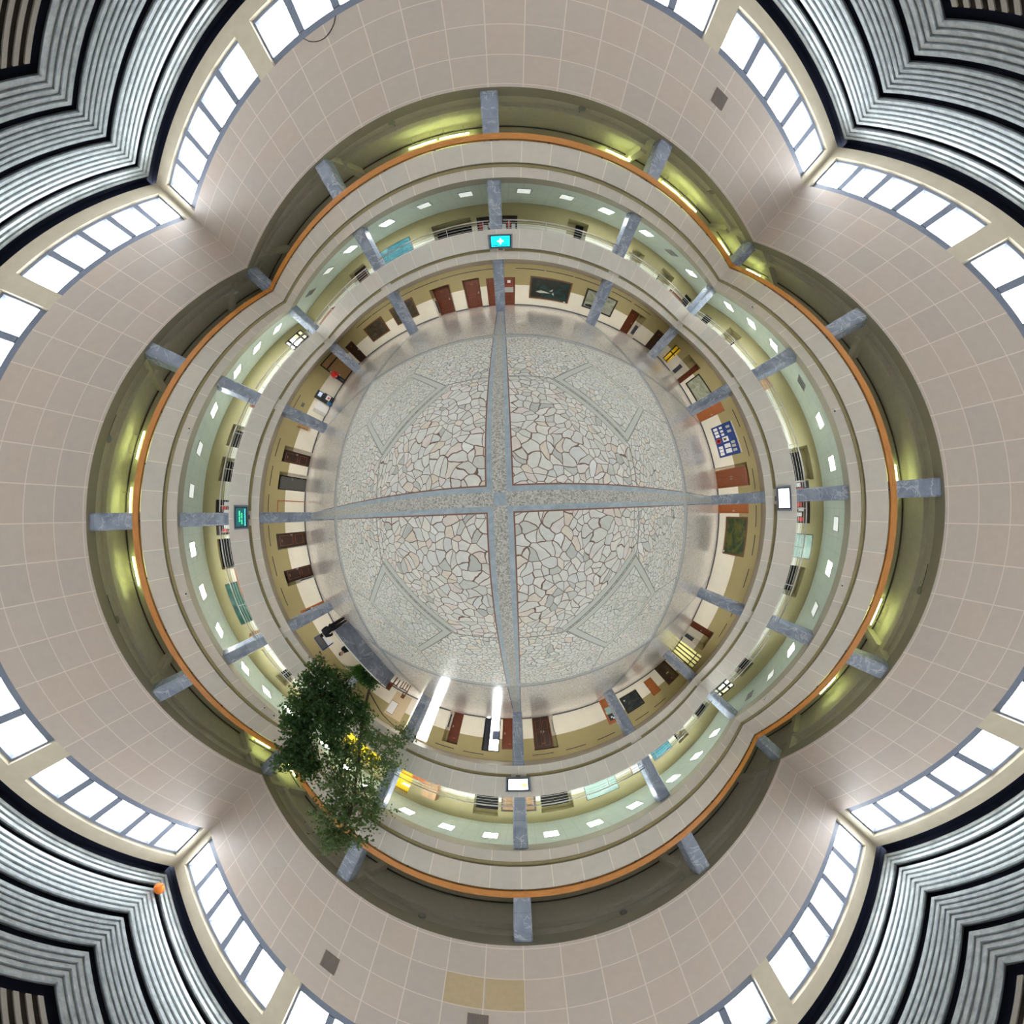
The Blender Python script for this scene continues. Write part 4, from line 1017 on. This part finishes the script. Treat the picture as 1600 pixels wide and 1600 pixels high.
tree('ficus_tree', 'taller thin leaved tree right of the dense dark tree', (*P3(-132, 12.95, 0)[:2], 0),
     [P3(-131, 12.8, 1.6), P3(-128, 12.3, 3.0), P3(-124, 12, 4.6), P3(-121, 11.9, 6.2), P3(-120.5, 11.9, 7.2)],
     blobset([(-126, 12, 3.4, .8, 1.6), (-121, 11.8, 3.2, .8, 1.3), (-118.3, 11.6, 3.9, .6, .8), (-126, 12, 4.6, .9, 2), (-121, 11.8, 4.6, .9, 1.8), (-126, 12, 5.7, .8, 1.6), (-121, 11.8, 5.9, 1.0, 2.2), (-117.5, 11.6, 6.0, .7, 1), (-123, 11.9, 6.8, .8, 1.8), (-119.5, 11.8, 7.1, .8, 1.8), (-121.5, 11.8, 7.7, .5, .9), (-118, 11.5, 2.5, .6, .8)]),
     6200, M['leafmid'], .13, 11)
tree('shrub', 'low dark shrub just behind the middle of the marble counter', (*P3(-132.5, 12.1, 0)[:2], 0), [P3(-132.5, 12.1, .9), P3(-132.5, 12.1, 1.3)],
     blobset([(-135.5, 12.1, 1.15, .3, 1), (-133.5, 12.1, 1.25, .35, 1.4), (-131.5, 12.1, 1.15, .3, 1)]), 1500, M['leafdark'], .12, 21, 'plant', .28)
t = thing('potted_palm', 'bright green potted palm between the dark tree and the counter', 'plant', (*P3(-136.5, 11.9, 0)[:2], 0)); pot(t, .3, .5)
rnd = random.Random(4)
for i in range(15):
    a = 2 * PI * i / 15 + rnd.uniform(-.2, .2); L = rnd.uniform(1.0, 1.5); up = rnd.uniform(1.3, 2.3)
    path = [Vector((0, 0, .5)) + Vector((math.cos(a), math.sin(a), 0)) * (L * s_ * s_ * .8) + Vector((0, 0, up * (s_ - .32 * s_ ** 3))) for s_ in [k / 8 for k in range(9)]]
    m_ = MB().tube(path, [.014 - .0013 * k for k in range(9)], 5)
    side = Vector((-math.sin(a), math.cos(a), 0))
    for k in range(2, 9):
        for sg in (-1, 1):
            for dd in (0, .5):
                p = path[k - 1].lerp(path[k], dd); ll = .38 * (1 - abs(k - 5) / 7); tip = p + side * sg * ll + (path[k] - path[k - 1]).normalized() * ll * .7 - Vector((0, 0, .1)); md = (p + tip) / 2
                wv = (path[k] - path[k - 1]).normalized() * .022
                m_.add([p, md + wv, tip, md - wv], [(0, 1, 2, 3)])
    m_.build('frond', M['leaflight'], t, False)
# pale wall notices behind the foliage
flat('pale_wall_panel', 'S', -9.6, BW - .005, .2, 1.7, 2.1, plain('beige_panel', (.62, .50, .34), .6), 'tall beige panel on the wall left of the bright glazed entrance', 'panel')
t = flat('white_notice', 'S', -10.0, BW - .03, 1.1, .7, 1.0, M['paper'], 'white notice on the beige panel beside the bright glazed entrance', 'notice')
MB().box(-.36, .36, -.02, 0, 1.0, 1.03).box(-.36, .36, -.02, 0, -.03, 0).box(-.36, -.35, -.02, 0, 0, 1).box(.35, .36, -.02, 0, 0, 1).build('notice_frame', M['grey'], t)

# ------------------------------------------------------------------ people
def skin_mesh(name, verts, edges, radii, mat, parent, root=0, sub=2):
    me = bpy.data.meshes.new(name); me.from_pydata(verts, edges, []); me.update(); me.materials.append(mat)
    o = bpy.data.objects.new(name, me); COL.objects.link(o); o.parent = parent
    sk = o.modifiers.new('skin', 'SKIN'); sk.use_smooth_shade = True
    for i, r in enumerate(radii):
        r = r if isinstance(r, tuple) else (r, r); me.skin_vertices[0].data[i].radius = r
        me.skin_vertices[0].data[i].use_root = (i == root)
    ss = o.modifiers.new('sub', 'SUBSURF'); ss.levels = sub; ss.render_levels = sub
    return o
def person(label, loc, rz, j, shirt, trousers, group=None):
    """j: joint positions in metres; the figure faces -y"""
    t = thing('person', label, 'person', loc, rz, group)
    V, E, R = [], [], []
    def add(p, r, par=None):
        V.append(tuple(p)); R.append(r)
        if par is not None: E.append((par, len(V) - 1))
        return len(V) - 1
    pel = add(j['pelvis'], (.15, .11)); sp = add(j['spine'], (.135, .10), pel); ch = add(j['chest'], (.165, .115), sp)
    nk = add(j['neck'], .055, ch); hd = add(j['head'], (.062, .066), nk); add(Vector(j['head']) + Vector((0, 0, .05)), (.05, .05), hd)
    hands = []
    for sd in ('l', 'r'):
        sh = add(j['sh_' + sd], .062, ch); el = add(j['el_' + sd], .045, sh); wr = add(j['wr_' + sd], .03, el)
        d = (Vector(j['wr_' + sd]) - Vector(j['el_' + sd])).normalized(); pm = add(Vector(j['wr_' + sd]) + d * .07, .034, wr)
        sx = d.cross(Vector((0, 1, .2))).normalized(); cu = d.cross(sx).normalized()
        for q, (off, ln) in enumerate(((-.03, .07), (-.01, .085), (.01, .08), (.03, .065))):
            b0 = Vector(j['wr_' + sd]) + d * .1 + sx * off; k1 = add(b0, .010, pm); k2 = add(b0 + d * ln * .55 + cu * .01, .009, k1); add(b0 + d * ln * .9 + cu * .035, .008, k2)
        tb = add(Vector(j['wr_' + sd]) + d * .045 + sx * -.04, .011, pm); add(Vector(j['wr_' + sd]) + d * .09 + sx * -.065 + cu * .01, .009, tb)
        hip = add(j['hip_' + sd], .095, pel); kn = add(j['kn_' + sd], .06, hip); an = add(j['an_' + sd], .042, kn); add(Vector(j['an_' + sd]) + Vector((0, -.13, -.045)), .036, an)
    b = skin_mesh('body', V, E, R, M['skin'], t)
    hx = Vector(j['head']) + Vector((0, -.01, .03))
    MB().ball(hx, .1, (.76, .93, 1.16), 18, 14).build('head', M['skin'], b)
    MB().ball(hx + Vector((0, -.096, -.012)), .016, (.8, 1.1, 1.5), 8, 6).build('nose', M['skin'], b)
    for s_ in (-1, 1):
        MB().ball(hx + Vector((s_ * .03, -.084, .016)), .010, (1.3, .7, .8), 8, 6).build('eye', M['hair'], b)
        MB().ball(hx + Vector((s_ * .077, .005, -.005)), .022, (.4, .8, 1.3), 8, 6).build('ear', M['skin'], b)
    MB().ball(hx + Vector((0, -.086, -.052)), .018, (1.3, .4, .35), 8, 6).build('mouth', plain('lips', (.38, .14, .11), .5), b)
    hm = MB().ball((0, 0, 0), .108, (.8, .97, 1.16), 20, 16)
    hm.f = [f for f in hm.f if sum(hm.v[q][2] for q in f) / len(f) > (.062 if sum(hm.v[q][1] for q in f) / len(f) < -.03 else -.045 if sum(hm.v[q][1] for q in f) / len(f) > .03 else .02)]
    hm.smooth = [True] * len(hm.f); hm.v = [tuple(Vector(q) + hx + Vector((0, .003, .004))) for q in hm.v]
    ho = hm.build('hair', M['hair'], t); so = ho.modifiers.new('thickness', 'SOLIDIFY'); so.thickness = .012
    V, E, R = [], [], []
    PV, SP_, CH, NK = (Vector(j[q]) for q in ('pelvis', 'spine', 'chest', 'neck'))
    dn_ = (PV - SP_).normalized()
    a0 = add(PV + dn_ * .12, (.19, .15)); pl = add(PV + dn_ * .02, (.19, .15), a0); m0 = add(PV.lerp(SP_, .55), (.18, .145), pl); sp = add(SP_, (.178, .14), m0)
    m1 = add(SP_.lerp(CH, .5), (.19, .148), sp); ch = add(CH, (.205, .155), m1); u1 = add(CH.lerp(NK, .5), (.14, .12), ch); add(CH.lerp(NK, .95), .082, u1)
    for sd in ('l', 'r'):
        sh = add(Vector(j['sh_' + sd]) * .93 + CH * .07, .092, ch); el = add(j['el_' + sd], .068, sh); add(Vector(j['el_' + sd]).lerp(Vector(j['wr_' + sd]), .96), .05, el)
    skin_mesh('jacket', V, E, R, shirt, t)
    V, E, R = [], [], []
    pl = add(Vector(j['pelvis']) + Vector((0, 0, .05)), (.165, .13))
    for sd in ('l', 'r'):
        hp = add(j['hip_' + sd], .118, pl); kn = add(j['kn_' + sd], .085, hp); an = add(Vector(j['kn_' + sd]).lerp(Vector(j['an_' + sd]), .9), .068, kn); add(Vector(j['an_' + sd]) + Vector((0, 0, -.03)), .07, an)
    skin_mesh('trousers', V, E, R, trousers, t)
    for sd in ('l', 'r'):
        a = Vector(j['an_' + sd]); MB().ball(a + Vector((0, -.07, -.045)), .05, (.9, 2.4, .8), 12, 8).build('shoe', M['shoe'], t)
    return t
V_ = Vector
def pose(**k):
    d = dict(pelvis=V_((0, 0, .93)), spine=V_((0, 0, 1.12)), chest=V_((0, 0, 1.32)), neck=V_((0, 0, 1.47)), head=V_((0, -.02, 1.57)), sh_l=V_((.19, 0, 1.40)), el_l=V_((.25, .02, 1.12)), wr_l=V_((.25, -.08, .88)), sh_r=V_((-.19, 0, 1.40)), el_r=V_((-.25, .02, 1.12)), wr_r=V_((-.25, -.08, .88)),
             hip_l=V_((.09, 0, .88)), kn_l=V_((.10, -.02, .48)), an_l=V_((.10, .02, .085)), hip_r=V_((-.09, 0, .88)), kn_r=V_((-.10, -.02, .48)), an_r=V_((-.10, .02, .085)))
    d.update(k); return d
person('person in a red jacket and dark trousers standing below the roller shutter', W3('W', 12.35, 14.75, 0), math.radians(70),
       pose(an_l=V_((.12, -.1, .085)), kn_l=V_((.11, -.1, .48)), el_r=V_((-.27, -.06, 1.14)), wr_r=V_((-.18, -.26, 1.02))), M['red'], M['denim'])
person('person in black leaning on the left end of the marble counter', (-9.25, -5.75, 0), math.radians(-50),
       pose(pelvis=V_((0, .12, .92)), spine=V_((0, .02, 1.1)), chest=V_((0, -.14, 1.25)), neck=V_((0, -.25, 1.37)), head=V_((0, -.31, 1.45)), sh_l=V_((.19, -.17, 1.31)), sh_r=V_((-.19, -.17, 1.31)), el_l=V_((.25, -.3, 1.05)), wr_l=V_((.16, -.46, .98)), el_r=V_((-.25, -.3, 1.05)), wr_r=V_((-.16, -.46, .98)), hip_l=V_((.09, .12, .87)), hip_r=V_((-.09, .12, .87)), kn_l=V_((.1, .1, .47)), an_l=V_((.1, .16, .085)), kn_r=V_((-.1, .05, .47)), an_r=V_((-.1, .02, .085))), M['blackcloth'], M['blackcloth'])
st = thing('stool', 'dark stool under the seated person behind the marble counter', 'stool', (-9.0, -7.1, 0))
MB().lathe([(.19, .39), (.19, .42), (.02, .425)], seg=18).build('seat', M['dplastic'], st)
for a in range(4): MB().tube([(.13 * math.cos(a * PI / 2 + .78), .13 * math.sin(a * PI / 2 + .78), .39), (.19 * math.cos(a * PI / 2 + .78), .19 * math.sin(a * PI / 2 + .78), 0)], .014, 6).build('leg', M['dsteel'], st)
person('person in dark clothes sitting behind the marble counter', (-9.0, -7.1, 0), math.radians(60),
       pose(pelvis=V_((0, 0, .56)), spine=V_((0, -.01, .76)), chest=V_((0, -.04, .97)), neck=V_((0, -.06, 1.12)), head=V_((0, -.09, 1.22)), sh_l=V_((.19, -.04, 1.05)), sh_r=V_((-.19, -.04, 1.05)), el_l=V_((.25, -.12, .8)), wr_l=V_((.12, -.32, .72)), el_r=V_((-.25, -.12, .8)), wr_r=V_((-.12, -.32, .72)), hip_l=V_((.09, -.04, .54)), hip_r=V_((-.09, -.04, .54)), kn_l=V_((.12, -.42, .52)), an_l=V_((.12, -.42, .085)), kn_r=V_((-.12, -.42, .52)), an_r=V_((-.12, -.42, .085))), M['blackcloth'], M['denim'])

# ------------------------------------------------------------------ world, light portals, camera
w = bpy.data.worlds.new('World'); SC.world = w; w.use_nodes = True
nt = w.node_tree; bg = nt.nodes['Background']
tc = nt.nodes.new('ShaderNodeTexCoord'); sx_ = nt.nodes.new('ShaderNodeSeparateXYZ'); rp_ = nt.nodes.new('ShaderNodeValToRGB')
nt.links.new(tc.outputs['Generated'], sx_.inputs[0]); nt.links.new(sx_.outputs[2], rp_.inputs[0]); nt.links.new(rp_.outputs[0], bg.inputs['Color'])
rp_.color_ramp.elements[0].color = (1, 1, 1, 1); rp_.color_ramp.elements[1].color = (.86, .93, 1, 1)
bg.inputs['Strength'].default_value = 7.5
for s in 'NESW':
    for k in (-9, -3, 3, 9):
        la = bpy.data.lights.new('window_portal', 'AREA'); la.shape = 'RECTANGLE'; la.size = 5.4; la.size_y = 1.6; la.cycles.is_portal = True
        o = bpy.data.objects.new('window_portal', la); COL.objects.link(o); o.location = W3(s, k, 12.45, 14.68)
        o.rotation_euler = (Matrix.Rotation(ROTZ[s], 4, 'Z') @ Matrix.Rotation(PI / 2, 4, 'X') @ Matrix.Rotation(PI, 4, 'Y')).to_euler()
        o.rotation_euler = Vector(W3(s, 0, -1, 0)).to_track_quat('-Z', 'Z').to_euler()

for s in 'NESW':      # unseen fill lights added behind the edge beam to brighten the corridor walls
    for k in (-9, -3, 3, 9):
        la = bpy.data.lights.new('added_fill_lamp', 'AREA'); la.shape = 'RECTANGLE'; la.size = 5.0; la.size_y = .2; la.energy = 30; la.color = (1, .95, .86)
        o = bpy.data.objects.new('added_fill_lamp', la); COL.objects.link(o); o.location = W3(s, k, 12.85, 2.86)
        o.rotation_euler = Vector(W3(s, 0, .55, -.8)).to_track_quat('-Z', 'Y').to_euler()

cam = bpy.data.cameras.new('camera'); cam.type = 'PANO'; cam.panorama_type = 'FISHEYE_LENS_POLYNOMIAL'
cam.sensor_width = 36; cam.sensor_fit = 'HORIZONTAL'; cam.fisheye_fov = math.radians(340)
K = (0.0, 0.28008596690330356, -0.012615770179268964, 0.00026967884703644985, -2.064761906230353e-06)   # stereographic "little planet" lens
for i, k in enumerate(K): setattr(cam, 'fisheye_polynomial_k%d' % i, -k)
cam.clip_start = .05; cam.clip_end = 300
co = bpy.data.objects.new('camera', cam); COL.objects.link(co)
co.location = (.18, -.21, 1.62); co.rotation_euler = (0, 0, math.radians(-2.35))
SC.camera = co

SC.view_settings.view_transform = 'Standard'; SC.view_settings.look = 'None'; SC.view_settings.gamma = 1; SC.view_settings.use_curve_mapping = False
SC.view_settings.exposure = 1.36
cy = SC.cycles
cy.max_bounces = 8; cy.diffuse_bounces = 5; cy.glossy_bounces = 3; cy.transmission_bounces = 4; cy.transparent_max_bounces = 8
cy.sample_clamp_indirect = 6.0; cy.use_denoising = True; cy.caustics_reflective = False; cy.caustics_refractive = False
